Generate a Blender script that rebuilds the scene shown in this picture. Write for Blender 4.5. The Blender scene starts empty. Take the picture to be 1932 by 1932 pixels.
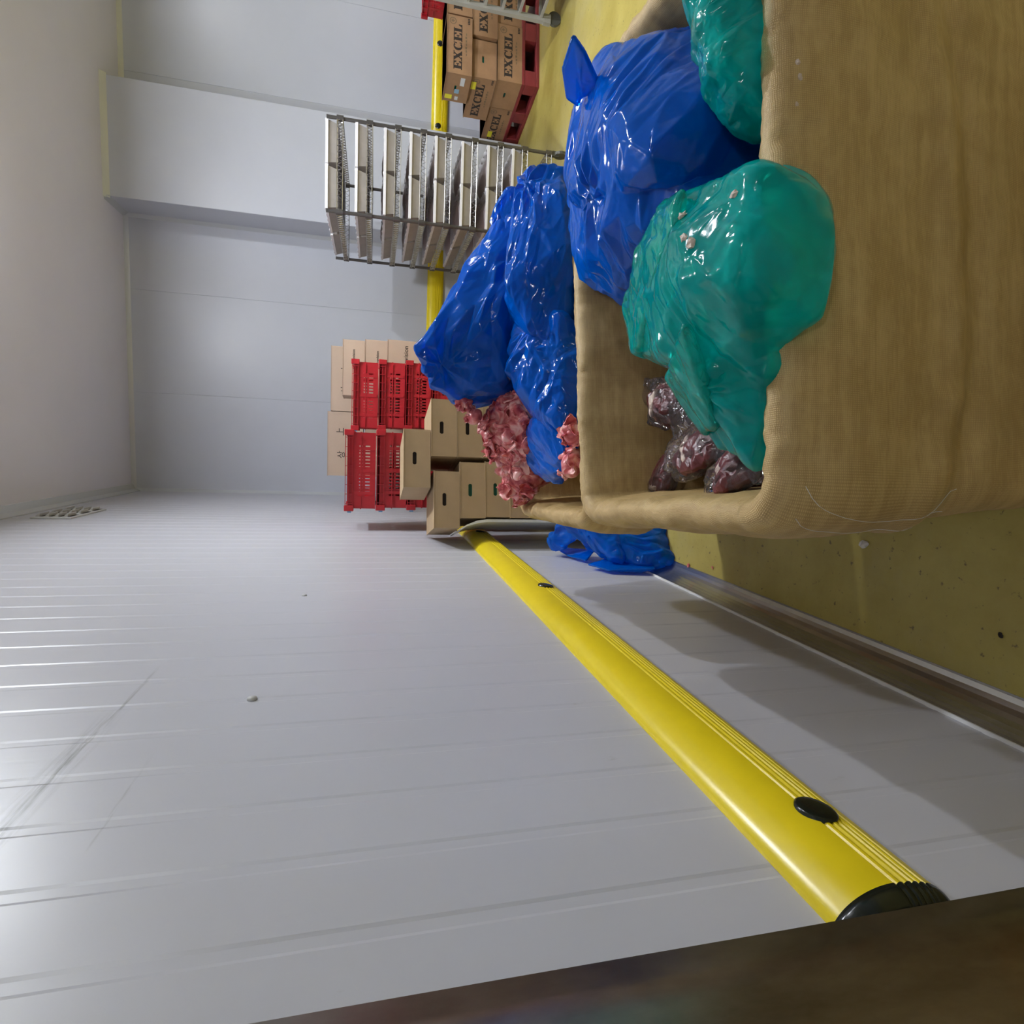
import bpy, bmesh, math, random
import numpy as np
from mathutils import Vector, Matrix

# ------------------------------------------------------------------ camera, world, lights, exposure
SC = bpy.context.scene
COL = SC.collection
R0 = [[0.99308307, 0.04087287, -0.1100701],
      [0.11658815, -0.23228631, 0.96563465],
      [0.01390048, -0.97178829, -0.23544489]]      # columns: image-right, image-down, forward of the upright view
cam_d = bpy.data.cameras.new('camera')
cam_d.sensor_width = 36.0
cam_d.lens = 1085.0 / 1932.0 * 36.0
cam_d.clip_start = 0.02
cam = bpy.data.objects.new('camera', cam_d)
COL.objects.link(cam)
r = [Vector((R0[0][i], R0[1][i], R0[2][i])) for i in range(3)]
M = Matrix.Identity(4)                              # the phone was held on its side
for i in range(3):
    M[i][0] = r[1][i]; M[i][1] = r[0][i]; M[i][2] = -r[2][i]
M[2][3] = 1.65
cam.matrix_world = M
SC.camera = cam

w = bpy.data.worlds.new('world'); SC.world = w
w.use_nodes = True
w.node_tree.nodes['Background'].inputs[0].default_value = (0.8, 0.85, 0.95, 1)
w.node_tree.nodes['Background'].inputs[1].default_value = 0.3

SC.view_settings.view_transform = 'Standard'
SC.view_settings.look = 'None'
SC.view_settings.gamma = 1.0
SC.view_settings.use_curve_mapping = False
SC.view_settings.exposure = 0.0

CEIL = 4.37
def area_light(x, y, size, power, color=(0.90, 0.95, 1.0), z=4.17, up=False):
    ld = bpy.data.lights.new('lamp_or_fill_light', 'AREA')
    ld.shape = 'DISK'; ld.size = size; ld.energy = power; ld.color = color
    o = bpy.data.objects.new('lamp_or_fill_light', ld)
    o.location = (x, y, z)
    if up: o.rotation_euler = (math.pi, 0, 0)
    COL.objects.link(o)
    return o
# round pendant lamps, (x, y, watts); the last two are fill lights added behind the camera
LAMPS_AND_FILLS = [(1.62, 4.08, 92), (3.62, 2.97, 104), (6.4, 4.8, 70), (4.2, -1.6, 14), (0.3, -2.4, 24)]
for (x, y, p) in LAMPS_AND_FILLS:
    area_light(x, y, 0.18, p)
    area_light(x, y, 0.5, p * 0.62, z=4.20, up=True)  # upward fill added above each one to brighten the ceiling

# ------------------------------------------------------------------ numeric noise
_rng = np.random.RandomState(7)
_perm = _rng.permutation(256); _perm = np.concatenate([_perm, _perm, _perm])
_g = _rng.normal(size=(256, 3)); _g /= np.linalg.norm(_g, axis=1)[:, None]
def perlin(p):
    p = np.asarray(p, float)
    i = np.floor(p).astype(int); f = p - i; i = i & 255
    u = f * f * f * (f * (f * 6 - 15) + 10)
    out = np.zeros(len(p))
    for dx in (0, 1):
        for dy in (0, 1):
            for dz in (0, 1):
                h = _perm[_perm[_perm[i[:, 0] + dx] + i[:, 1] + dy] + i[:, 2] + dz]
                d = (f - np.array([dx, dy, dz])); g = _g[h]
                wgt = (u[:, 0] if dx else 1 - u[:, 0]) * (u[:, 1] if dy else 1 - u[:, 1]) * (u[:, 2] if dz else 1 - u[:, 2])
                out += wgt * (d * g).sum(1)
    return out
def crumple(p, seed, scale=1.0, axis=None, stretch=2.5):
    """sharp folded relief: ridged noise on warped, stretched coordinates"""
    q = np.asarray(p, float) / scale + seed * 17.31
    if axis is not None:
        a = np.array(axis, float); a /= np.linalg.norm(a)
        along = (q @ a)[:, None] * a
        q = q - along * (1 - 1 / stretch)
    wv = np.stack([perlin(q * 0.9 + k * 31.7) for k in range(3)], 1)
    q2 = q + wv * 1.1
    out = (0.30 - np.abs(perlin(q2)))
    out += 0.5 * (0.28 - np.abs(perlin(q2 * 2.1 + 5.2)))
    out += 0.22 * (0.28 - np.abs(perlin(q2 * 4.3 + 9.1)))
    return out

# ------------------------------------------------------------------ materials
MATS = {}
def new_mat(name):
    m = bpy.data.materials.new(name); m.use_nodes = True
    MATS[name] = m
    nt = m.node_tree
    return m, nt, nt.nodes['Principled BSDF'], nt.nodes['Material Output']
def node(nt, typ, **kw):
    n = nt.nodes.new(typ)
    for k, v in kw.items():
        if k.startswith('i_'):
            key = k[2:]
            key = int(key) if key.isdigit() else key.replace('_', ' ')
            n.inputs[key].default_value = v
        else:
            setattr(n, k, v)
    return n
def simple(name, col, rough=0.5, metal=0.0, spec=0.5, noise=None, bump=None, coat=0.0):
    """noise=(scale, amount) mottles the colour; bump=(scale, strength, distance)"""
    m, nt, b, o = new_mat(name)
    b.inputs['Base Color'].default_value = (*col, 1)
    b.inputs['Roughness'].default_value = rough
    b.inputs['Metallic'].default_value = metal
    b.inputs['Specular IOR Level'].default_value = spec
    b.inputs['Coat Weight'].default_value = coat
    tc = node(nt, 'ShaderNodeTexCoord')
    if noise:
        n = node(nt, 'ShaderNodeTexNoise', i_Scale=noise[0], i_Detail=5.0, i_Roughness=0.6)
        nt.links.new(tc.outputs['Object'], n.inputs['Vector'])
        rp = node(nt, 'ShaderNodeValToRGB')
        a = noise[1]
        rp.color_ramp.elements[0].position = 0.3; rp.color_ramp.elements[1].position = 0.7
        rp.color_ramp.elements[0].color = (*[c * (1 - a) for c in col], 1)
        rp.color_ramp.elements[1].color = (*[min(1, c * (1 + a)) for c in col], 1)
        nt.links.new(n.outputs[0], rp.inputs[0]); nt.links.new(rp.outputs[0], b.inputs['Base Color'])
    if bump:
        n = node(nt, 'ShaderNodeTexNoise', i_Scale=bump[0], i_Detail=4.0)
        nt.links.new(tc.outputs['Object'], n.inputs['Vector'])
        bp = node(nt, 'ShaderNodeBump', i_Strength=bump[1], i_Distance=bump[2])
        nt.links.new(n.outputs[0], bp.inputs['Height']); nt.links.new(bp.outputs[0], b.inputs['Normal'])
    return m

def wall_mat(name, col, rough, scuffs=False):
    m, nt, b, o = new_mat(name)
    b.inputs['Roughness'].default_value = rough
    geo = node(nt, 'ShaderNodeNewGeometry')
    # faint dirt
    n = node(nt, 'ShaderNodeTexNoise', i_Scale=1.3, i_Detail=6.0, i_Roughness=0.6)
    nt.links.new(geo.outputs['Position'], n.inputs['Vector'])
    rp = node(nt, 'ShaderNodeValToRGB')
    rp.color_ramp.elements[0].position = 0.3; rp.color_ramp.elements[1].position = 0.7
    rp.color_ramp.elements[0].color = (*[c * 0.95 for c in col], 1)
    rp.color_ramp.elements[1].color = (*col, 1)
    nt.links.new(n.outputs[0], rp.inputs[0])
    last = rp.outputs[0]
    if scuffs:
        # grey rub marks: small elongated blotches
        mp = node(nt, 'ShaderNodeMapping'); mp.inputs['Scale'].default_value = (1, 5, 2.2)
        mp.inputs['Rotation'].default_value = (0.9, 0, 0)
        nt.links.new(geo.outputs['Position'], mp.inputs['Vector'])
        n2 = node(nt, 'ShaderNodeTexNoise', i_Scale=3.1, i_Detail=7.0, i_Roughness=0.75)
        nt.links.new(mp.outputs[0], n2.inputs['Vector'])
        r2 = node(nt, 'ShaderNodeValToRGB')
        r2.color_ramp.elements[0].position = 0.66; r2.color_ramp.elements[1].position = 0.80
        r2.color_ramp.elements[0].color = (0, 0, 0, 1); r2.color_ramp.elements[1].color = (0.45, 0.45, 0.45, 1)
        nt.links.new(n2.outputs[0], r2.inputs[0])
        mx = node(nt, 'ShaderNodeMixRGB'); mx.inputs[2].default_value = (0.32, 0.30, 0.28, 1)
        nt.links.new(r2.outputs[0], mx.inputs[0]); nt.links.new(last, mx.inputs[1])
        last = mx.outputs[0]
    if scuffs:
        sx = node(nt, 'ShaderNodeSeparateXYZ'); nt.links.new(geo.outputs['Position'], sx.inputs[0])
        def band(z0, hw, y0, y1):
            a = node(nt, 'ShaderNodeMath', operation='SUBTRACT'); a.inputs[1].default_value = z0; nt.links.new(sx.outputs[2], a.inputs[0])
            c_ = node(nt, 'ShaderNodeMath', operation='ABSOLUTE'); nt.links.new(a.outputs[0], c_.inputs[0])
            d_ = node(nt, 'ShaderNodeMapRange', i_1=0.0, i_2=hw, i_3=1.0, i_4=0.0); nt.links.new(c_.outputs[0], d_.inputs[0])
            e_ = node(nt, 'ShaderNodeMapRange', i_1=y0, i_2=y0 + 0.08, i_3=0.0, i_4=1.0); nt.links.new(sx.outputs[1], e_.inputs[0])
            f_ = node(nt, 'ShaderNodeMapRange', i_1=y1 - 0.25, i_2=y1, i_3=1.0, i_4=0.0); nt.links.new(sx.outputs[1], f_.inputs[0])
            g_ = node(nt, 'ShaderNodeMath', operation='MULTIPLY'); nt.links.new(d_.outputs[0], g_.inputs[0]); nt.links.new(e_.outputs[0], g_.inputs[1])
            h_ = node(nt, 'ShaderNodeMath', operation='MULTIPLY'); nt.links.new(g_.outputs[0], h_.inputs[0]); nt.links.new(f_.outputs[0], h_.inputs[1])
            return h_.outputs[0]
        mp5 = node(nt, 'ShaderNodeMapping'); mp5.inputs['Scale'].default_value = (1, 5, 90)
        nt.links.new(geo.outputs['Position'], mp5.inputs['Vector'])
        n5 = node(nt, 'ShaderNodeTexNoise', i_Scale=1.0, i_Detail=4.0, i_Roughness=0.7); nt.links.new(mp5.outputs[0], n5.inputs['Vector'])
        r5 = node(nt, 'ShaderNodeMapRange', i_1=0.42, i_2=0.66, i_3=0.0, i_4=1.0); nt.links.new(n5.outputs[0], r5.inputs[0])
        for (z0, hw, y0, y1) in ((2.252, 0.035, 0.75, 1.55), (2.246, 0.007, 0.7, 1.85), (2.093, 0.006, 0.98, 1.30)):
            g2 = node(nt, 'ShaderNodeMath', operation='MULTIPLY'); nt.links.new(band(z0, hw, y0, y1), g2.inputs[0]); nt.links.new(r5.outputs[0], g2.inputs[1])
            mx = node(nt, 'ShaderNodeMixRGB'); mx.inputs[2].default_value = (0.20, 0.20, 0.20, 1)
            nt.links.new(g2.outputs[0], mx.inputs[0]); nt.links.new(last, mx.inputs[1]); last = mx.outputs[0]
    nt.links.new(last, b.inputs['Base Color'])
    # vertical micro profile of the sheet + slight dents
    mp = node(nt, 'ShaderNodeMapping'); mp.inputs['Scale'].default_value = (60, 60, 0.6)
    nt.links.new(geo.outputs['Position'], mp.inputs['Vector'])
    n3 = node(nt, 'ShaderNodeTexNoise', i_Scale=1.0, i_Detail=2.0)
    nt.links.new(mp.outputs[0], n3.inputs['Vector'])
    bp = node(nt, 'ShaderNodeBump', i_Strength=0.10, i_Distance=0.002)
    nt.links.new(n3.outputs[0], bp.inputs['Height'])
    n4 = node(nt, 'ShaderNodeTexNoise', i_Scale=2.2, i_Detail=2.0)
    nt.links.new(geo.outputs['Position'], n4.inputs['Vector'])
    bp2 = node(nt, 'ShaderNodeBump', i_Strength=0.35, i_Distance=0.01)
    nt.links.new(n4.outputs[0], bp2.inputs['Height']); nt.links.new(bp.outputs[0], bp2.inputs['Normal'])
    nt.links.new(bp2.outputs[0], b.inputs['Normal'])
    return m
wall_mat('left_wall_paint', (0.57, 0.575, 0.63), 0.36, True)
wall_mat('back_wall_paint', (0.58, 0.60, 0.66), 0.36)
simple('ceiling_paint', (0.76, 0.75, 0.84), 0.45, noise=(0.8, 0.03))
simple('trim_metal', (0.58, 0.60, 0.62), 0.30, metal=0.25)
simple('cove_metal', (0.50, 0.49, 0.48), 0.27, metal=0.85, noise=(9, 0.08))
simple('white_trim', (0.8, 0.8, 0.8), 0.35)
simple('dark_joint', (0.05, 0.05, 0.05), 0.8)
simple('yellow_plastic', (0.80, 0.62, 0.012), 0.27, noise=(14, 0.03), spec=0.6)
simple('black_rubber', (0.006, 0.010, 0.008), 0.22, bump=(60, 0.1, 0.002))
simple('dark_metal', (0.13, 0.122, 0.118), 0.38, metal=0.7)
simple('chrome', (0.42, 0.41, 0.40), 0.28, metal=1.0)
simple('tray_grey', (0.40, 0.365, 0.34), 0.5, noise=(9, 0.08))
simple('paper_white', (0.80, 0.78, 0.80), 0.5, bump=(25, 0.3, 0.01))
simple('paper_pink', (0.52, 0.44, 0.44), 0.55, noise=(6, 0.1))
simple('carton_kraft', (0.42, 0.30, 0.17), 0.75, noise=(5, 0.07), bump=(120, 0.08, 0.001))
simple('carton_pale', (0.52, 0.39, 0.29), 0.75, noise=(4, 0.05), bump=(120, 0.08, 0.001))
simple('carton_brown', (0.36, 0.205, 0.105), 0.72, noise=(6, 0.12), bump=(60, 0.12, 0.002))
simple('print_black', (0.035, 0.025, 0.02), 0.7)
simple('print_faint', (0.20, 0.14, 0.08), 0.75)
simple('hole_dark', (0.02, 0.015, 0.012), 0.9)
simple('hole_green', (0.005, 0.10, 0.07), 0.25)
simple('label_yellow', (0.85, 0.78, 0.03), 0.5)
simple('label_white', (0.75, 0.76, 0.78), 0.5)
simple('label_blue', (0.30, 0.48, 0.62), 0.5)
simple('crate_red', (0.47, 0.018, 0.026), 0.34, noise=(8, 0.1))
simple('latch_blue', (0.20, 0.45, 0.70), 0.4)
simple('pallet_red', (0.23, 0.028, 0.032), 0.5, noise=(5, 0.2))
simple('poly_white', (0.72, 0.73, 0.70), 0.4, noise=(5, 0.05))
simple('cart_grey', (0.40, 0.39, 0.35), 0.45, noise=(7, 0.08))
simple('caster_rubber', (0.09, 0.09, 0.08), 0.5)
simple('orange_plastic', (0.75, 0.26, 0.02), 0.4)
simple('wood_pallet', (0.35, 0.25, 0.15), 0.8, noise=(8, 0.2))
simple('fat_pale', (0.62, 0.50, 0.42), 0.45)
simple('ice_scrap', (0.62, 0.60, 0.58), 0.3)
simple('vent_white', (0.58, 0.58, 0.58), 0.4)

def floor_mat():
    m, nt, b, o = new_mat('floor_epoxy')
    geo = node(nt, 'ShaderNodeNewGeometry')
    n = node(nt, 'ShaderNodeTexNoise', i_Scale=2.0, i_Detail=8.0, i_Roughness=0.7)
    nt.links.new(geo.outputs['Position'], n.inputs['Vector'])
    rp = node(nt, 'ShaderNodeValToRGB')
    rp.color_ramp.elements[0].position = 0.25; rp.color_ramp.elements[1].position = 0.75
    rp.color_ramp.elements[0].color = (0.33, 0.25, 0.04, 1)
    rp.color_ramp.elements[1].color = (0.50, 0.42, 0.115, 1)
    nt.links.new(n.outputs[0], rp.inputs[0])
    # tracked dirt, dull grey patches
    n1 = node(nt, 'ShaderNodeTexNoise', i_Scale=0.9, i_Detail=9.0, i_Roughness=0.72)
    nt.links.new(geo.outputs['Position'], n1.inputs['Vector'])
    r1 = node(nt, 'ShaderNodeValToRGB')
    r1.color_ramp.elements[0].position = 0.5; r1.color_ramp.elements[1].position = 0.72
    r1.color_ramp.elements[0].color = (0, 0, 0, 1); r1.color_ramp.elements[1].color = (0.35, 0.35, 0.35, 1)
    nt.links.new(n1.outputs[0], r1.inputs[0])
    mx1 = node(nt, 'ShaderNodeMixRGB'); mx1.inputs[2].default_value = (0.42, 0.40, 0.30, 1)
    nt.links.new(r1.outputs[0], mx1.inputs[0]); nt.links.new(rp.outputs[0], mx1.inputs[1])
    # dark specks
    v = node(nt, 'ShaderNodeTexNoise', i_Scale=38.0, i_Detail=4.0, i_Roughness=0.6)
    nt.links.new(geo.outputs['Position'], v.inputs['Vector'])
    r2 = node(nt, 'ShaderNodeValToRGB')
    r2.color_ramp.elements[0].position = 0.635; r2.color_ramp.elements[1].position = 0.70
    r2.color_ramp.elements[0].color = (0, 0, 0, 1); r2.color_ramp.elements[1].color = (0.8, 0.8, 0.8, 1)
    nt.links.new(v.outputs[0], r2.inputs[0])
    mx = node(nt, 'ShaderNodeMixRGB'); mx.inputs[2].default_value = (0.09, 0.06, 0.03, 1)
    nt.links.new(r2.outputs[0], mx.inputs[0]); nt.links.new(mx1.outputs[0], mx.inputs[1])
    nt.links.new(mx.outputs[0], b.inputs['Base Color'])
    b.inputs['Roughness'].default_value = 0.42
    bp = node(nt, 'ShaderNodeBump', i_Strength=0.15, i_Distance=0.003)
    nt.links.new(v.outputs[0], bp.inputs['Height']); nt.links.new(bp.outputs[0], b.inputs['Normal'])
floor_mat()

def steel_mat():
    m, nt, b, o = new_mat('smudged_steel')
    geo = node(nt, 'ShaderNodeNewGeometry')
    b.inputs['Metallic'].default_value = 1.0
    n = node(nt, 'ShaderNodeTexNoise', i_Scale=6.0, i_Detail=8.0, i_Roughness=0.65)
    mp = node(nt, 'ShaderNodeMapping'); mp.inputs['Scale'].default_value = (1, 2.5, 1)
    nt.links.new(geo.outputs['Position'], mp.inputs['Vector']); nt.links.new(mp.outputs[0], n.inputs['Vector'])
    rp = node(nt, 'ShaderNodeValToRGB')
    rp.color_ramp.elements[0].position = 0.3; rp.color_ramp.elements[1].position = 0.72
    rp.color_ramp.elements[0].color = (0.24, 0.22, 0.195, 1)
    rp.color_ramp.elements[1].color = (0.42, 0.39, 0.345, 1)
    nt.links.new(n.outputs[0], rp.inputs[0]); nt.links.new(rp.outputs[0], b.inputs['Base Color'])
    r2 = node(nt, 'ShaderNodeMapRange', i_3=0.24, i_4=0.42)
    nt.links.new(n.outputs[0], r2.inputs[0]); nt.links.new(r2.outputs[0], b.inputs['Roughness'])
steel_mat()

def weave_mat(name, c_lo, c_hi):
    m, nt, b, o = new_mat(name)
    uv = node(nt, 'ShaderNodeUVMap')
    mp = node(nt, 'ShaderNodeMapping'); mp.inputs['Scale'].default_value = (1, 1, 1)
    nt.links.new(uv.outputs[0], mp.inputs['Vector'])
    w1 = node(nt, 'ShaderNodeTexWave', bands_direction='X', i_Scale=90.0, i_Distortion=0.4)
    w2 = node(nt, 'ShaderNodeTexWave', bands_direction='Y', i_Scale=90.0, i_Distortion=0.4)
    w1.inputs['Detail'].default_value = 1.0; w2.inputs['Detail'].default_value = 1.0
    for q in (w1, w2): nt.links.new(mp.outputs[0], q.inputs['Vector'])
    mul = node(nt, 'ShaderNodeMath', operation='MULTIPLY')
    nt.links.new(w1.outputs['Fac'], mul.inputs[0]); nt.links.new(w2.outputs['Fac'], mul.inputs[1])
    # thicker courses every few centimetres
    n = node(nt, 'ShaderNodeTexNoise', i_Scale=1.0, i_Detail=6.0, i_Roughness=0.7)
    mp2 = node(nt, 'ShaderNodeMapping'); mp2.inputs['Scale'].default_value = (5, 38, 1)
    nt.links.new(uv.outputs[0], mp2.inputs['Vector']); nt.links.new(mp2.outputs[0], n.inputs['Vector'])
    n5 = node(nt, 'ShaderNodeTexNoise', i_Scale=7.0, i_Detail=6.0, i_Roughness=0.7)
    nt.links.new(uv.outputs[0], n5.inputs['Vector'])
    add = node(nt, 'ShaderNodeMath', operation='ADD'); nt.links.new(n.outputs[0], add.inputs[0]); nt.links.new(n5.outputs[0], add.inputs[1])
    ad2 = node(nt, 'ShaderNodeMath', operation='MULTIPLY_ADD'); ad2.inputs[1].default_value = 0.42
    nt.links.new(mul.outputs[0], ad2.inputs[0]); nt.links.new(add.outputs[0], ad2.inputs[2])
    rp = node(nt, 'ShaderNodeValToRGB')
    rp.color_ramp.elements[0].position = 0.72; rp.color_ramp.elements[1].position = 1.35 / 1.3
    rp.color_ramp.elements[0].color = (*c_lo, 1); rp.color_ramp.elements[1].color = (*c_hi, 1)
    hf = node(nt, 'ShaderNodeMath', operation='MULTIPLY'); hf.inputs[1].default_value = 0.76
    nt.links.new(ad2.outputs[0], hf.inputs[0])
    nt.links.new(hf.outputs[0], rp.inputs[0]); nt.links.new(rp.outputs[0], b.inputs['Base Color'])
    b.inputs['Roughness'].default_value = 0.48
    bp = node(nt, 'ShaderNodeBump', i_Strength=0.5, i_Distance=0.0012)
    nt.links.new(mul.outputs[0], bp.inputs['Height'])
    bp2 = node(nt, 'ShaderNodeBump', i_Strength=0.22, i_Distance=0.006)
    nt.links.new(n5.outputs[0], bp2.inputs['Height']); nt.links.new(bp.outputs[0], bp2.inputs['Normal'])
    nt.links.new(bp2.outputs[0], b.inputs['Normal'])
weave_mat('woven_liner', (0.40, 0.262, 0.096), (0.60, 0.425, 0.185))

def film_mat(name, col, tint, opac, rough=0.11, bump_s=22.0, trans=0.5, bstr=0.5, face=0.35, nz=0.45):
    """thin coloured plastic film: part see-through, part scattering, with a glossy skin"""
    m, nt, b, o = new_mat(name)
    b.inputs['Base Color'].default_value = (*col, 1)
    b.inputs['Roughness'].default_value = rough
    b.inputs['Specular IOR Level'].default_value = 0.0
    tc = node(nt, 'ShaderNodeTexCoord')
    n = node(nt, 'ShaderNodeTexNoise', i_Scale=bump_s, i_Detail=5.0, i_Roughness=0.55, i_Distortion=1.2)
    n.noise_type = 'RIDGED_MULTIFRACTAL' if hasattr(n, 'noise_type') else 'FBM'
    nt.links.new(tc.outputs['Object'], n.inputs['Vector'])
    bp = node(nt, 'ShaderNodeBump', i_Strength=bstr, i_Distance=0.0015)
    nt.links.new(n.outputs[0], bp.inputs['Height']); nt.links.new(bp.outputs[0], b.inputs['Normal'])
    tl = node(nt, 'ShaderNodeBsdfTranslucent'); tl.inputs[0].default_value = (*col, 1)
    nt.links.new(bp.outputs[0], tl.inputs['Normal'])
    m1 = node(nt, 'ShaderNodeMixShader'); m1.inputs[0].default_value = trans
    nt.links.new(b.outputs[0], m1.inputs[1]); nt.links.new(tl.outputs[0], m1.inputs[2])
    tr = node(nt, 'ShaderNodeBsdfTransparent'); tr.inputs[0].default_value = (*tint, 1)
    m2 = node(nt, 'ShaderNodeMixShader')
    lw = node(nt, 'ShaderNodeLayerWeight', i_Blend=0.35)
    n2 = node(nt, 'ShaderNodeTexNoise', i_Scale=5.0, i_Detail=4.0)
    nt.links.new(tc.outputs['Object'], n2.inputs['Vector'])
    ma = node(nt, 'ShaderNodeMath', operation='MULTIPLY_ADD', use_clamp=True)
    ma.inputs[1].default_value = nz; ma.inputs[2].default_value = opac - nz * 0.45
    nt.links.new(n2.outputs[0], ma.inputs[0])
    mb_ = node(nt, 'ShaderNodeMath', operation='ADD', use_clamp=True)
    sc = node(nt, 'ShaderNodeMath', operation='MULTIPLY'); sc.inputs[1].default_value = face
    nt.links.new(lw.outputs['Facing'], sc.inputs[0])
    nt.links.new(ma.outputs[0], mb_.inputs[0]); nt.links.new(sc.outputs[0], mb_.inputs[1])
    nt.links.new(mb_.outputs[0], m2.inputs[0])
    nt.links.new(tr.outputs[0], m2.inputs[1]); nt.links.new(m1.outputs[0], m2.inputs[2])
    gl = node(nt, 'ShaderNodeBsdfGlossy'); gl.inputs['Roughness'].default_value = rough * 0.8
    nt.links.new(bp.outputs[0], gl.inputs['Normal'])
    fr = node(nt, 'ShaderNodeFresnel', i_IOR=1.36); nt.links.new(bp.outputs[0], fr.inputs['Normal'])
    m3 = node(nt, 'ShaderNodeMixShader'); nt.links.new(fr.outputs[0], m3.inputs[0])
    nt.links.new(m2.outputs[0], m3.inputs[1]); nt.links.new(gl.outputs[0], m3.inputs[2])
    nt.links.new(m3.outputs[0], o.inputs['Surface'])
    return m
film_mat('blue_film', (0.0, 0.20, 1.0), (0.0, 0.28, 0.95), 0.64)
film_mat('blue_film_thin', (0.0, 0.24, 1.0), (0.03, 0.42, 0.98), 0.42)
film_mat('teal_film', (0.0, 0.92, 0.88), (0.08, 0.84, 0.80), 0.36, trans=0.5, face=0.12, bstr=0.8)
film_mat('teal_film_thin', (0.0, 0.90, 0.78), (0.22, 0.90, 0.82), 0.22, trans=0.5, face=0.25, bstr=0.9)
film_mat('clear_film', (0.55, 0.53, 0.55), (0.90, 0.87, 0.87), 0.06, rough=0.07, bump_s=26, bstr=0.9, face=0.10, nz=0.12)
simple('frozen_contents', (0.11, 0.12, 0.18), 0.5, noise=(7, 0.8), bump=(14, 0.6, 0.02))
simple('pale_contents', (0.09, 0.28, 0.25), 0.5, noise=(6, 0.5), bump=(14, 0.6, 0.02))

def meat_mat(name, dark, mid, fat, thr=0.56, msc=16.0):
    m, nt, b, o = new_mat(name)
    tc = node(nt, 'ShaderNodeTexCoord')
    n = node(nt, 'ShaderNodeTexNoise', i_Scale=msc, i_Detail=6.0, i_Distortion=1.5)
    nt.links.new(tc.outputs['Object'], n.inputs['Vector'])
    rp = node(nt, 'ShaderNodeValToRGB')
    rp.color_ramp.elements[0].position = 0.36; rp.color_ramp.elements[0].color = (*dark, 1)
    rp.color_ramp.elements[1].position = thr + 0.06; rp.color_ramp.elements[1].color = (*fat, 1)
    e = rp.color_ramp.elements.new(thr - 0.04); e.color = (*mid, 1)
    nt.links.new(n.outputs[0], rp.inputs[0]); nt.links.new(rp.outputs[0], b.inputs['Base Color'])
    b.inputs['Roughness'].default_value = 0.38
    bp = node(nt, 'ShaderNodeBump', i_Strength=0.5, i_Distance=0.004)
    nt.links.new(n.outputs[0], bp.inputs['Height']); nt.links.new(bp.outputs[0], b.inputs['Normal'])
meat_mat('pink_trim', (0.45, 0.045, 0.06), (0.72, 0.20, 0.20), (0.85, 0.46, 0.42), 0.55)
meat_mat('dark_meat', (0.07, 0.008, 0.012), (0.16, 0.026, 0.028), (0.42, 0.15, 0.13), 0.78, 8.0)

# ------------------------------------------------------------------ mesh helpers
class MB:
    def __init__(s): s.v = []; s.f = []; s.m = []; s.uv = None
    def add(s, vs, fs, mi=0):
        k = len(s.v); s.v += [tuple(map(float, q)) for q in vs]
        s.f += [tuple(i + k for i in f) for f in fs]; s.m += [mi] * len(fs)
    def box(s, x0, x1, y0, y1, z0, z1, mi=0):
        vs = [(x, y, z) for z in (z0, z1) for y in (y0, y1) for x in (x0, x1)]
        s.add(vs, [(0, 2, 3, 1), (4, 5, 7, 6), (0, 1, 5, 4), (2, 6, 7, 3), (0, 4, 6, 2), (1, 3, 7, 5)], mi)
    def tube(s, pts, rad, n=8, mi=0, cap=True):
        pts = [Vector(p) for p in pts]
        rings = []
        for i, p in enumerate(pts):
            d = (pts[min(i + 1, len(pts) - 1)] - pts[max(i - 1, 0)]).normalized()
            a = Vector((0, 0, 1)) if abs(d.z) < 0.9 else Vector((1, 0, 0))
            u = d.cross(a).normalized(); vv = d.cross(u)
            rr = rad[i] if isinstance(rad, (list, tuple)) else rad
            rings.append([p + (u * math.cos(2 * math.pi * k / n) + vv * math.sin(2 * math.pi * k / n)) * rr for k in range(n)])
        vs = [q for rg in rings for q in rg]; fs = []
        for i in range(len(rings) - 1):
            for k in range(n):
                fs.append((i * n + k, i * n + (k + 1) % n, (i + 1) * n + (k + 1) % n, (i + 1) * n + k))
        if cap:
            fs.append(tuple(range(n))[::-1]); fs.append(tuple((len(rings) - 1) * n + k for k in range(n)))
        s.add(vs, fs, mi)
    def prism(s, prof, axis, a0, a1, mi=0, cap=True):
        """profile (p,q) extruded along axis: 'x' -> (y,z), 'y' -> (x,z), 'z' -> (x,y)"""
        def mk(a, p, q):
            return {'x': (a, p, q), 'y': (p, a, q), 'z': (p, q, a)}[axis]
        n = len(prof)
        vs = [mk(a0, *p) for p in prof] + [mk(a1, *p) for p in prof]
        fs = [(i, (i + 1) % n, n + (i + 1) % n, n + i) for i in range(n)]
        if cap: fs += [tuple(range(n))[::-1], tuple(range(n, 2 * n))]
        s.add(vs, fs, mi)
    def build(s, name, mats, parent=None, smooth=False, bevel=None, loc=None):
        me = bpy.data.meshes.new(name)
        me.from_pydata(s.v, [], s.f)
        mats = [mats] if isinstance(mats, str) else mats
        for q in mats: me.materials.append(MATS[q])
        me.polygons.foreach_set('material_index', s.m)
        bm = bmesh.new(); bm.from_mesh(me)
        bmesh.ops.recalc_face_normals(bm, faces=bm.faces)
        bm.to_mesh(me); bm.free()
        if smooth: me.shade_smooth()
        o = bpy.data.objects.new(name, me); COL.objects.link(o)
        if parent: o.parent = parent
        if loc: o.location = loc
        if bevel:
            b = o.modifiers.new('bevel', 'BEVEL'); b.width = bevel; b.segments = 2; b.limit_method = 'ANGLE'
        return o
def empty(name, loc=(0, 0, 0), rz=0.0, parent=None):
    o = bpy.data.objects.new(name, None); COL.objects.link(o)
    o.location = loc; o.rotation_euler = (0, 0, rz); o.empty_display_size = 0.1
    if parent: o.parent = parent
    return o
def tag(o, label, cat, group=None):
    o['label'] = label; o['category'] = cat
    if group: o['group'] = group
    return o
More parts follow.
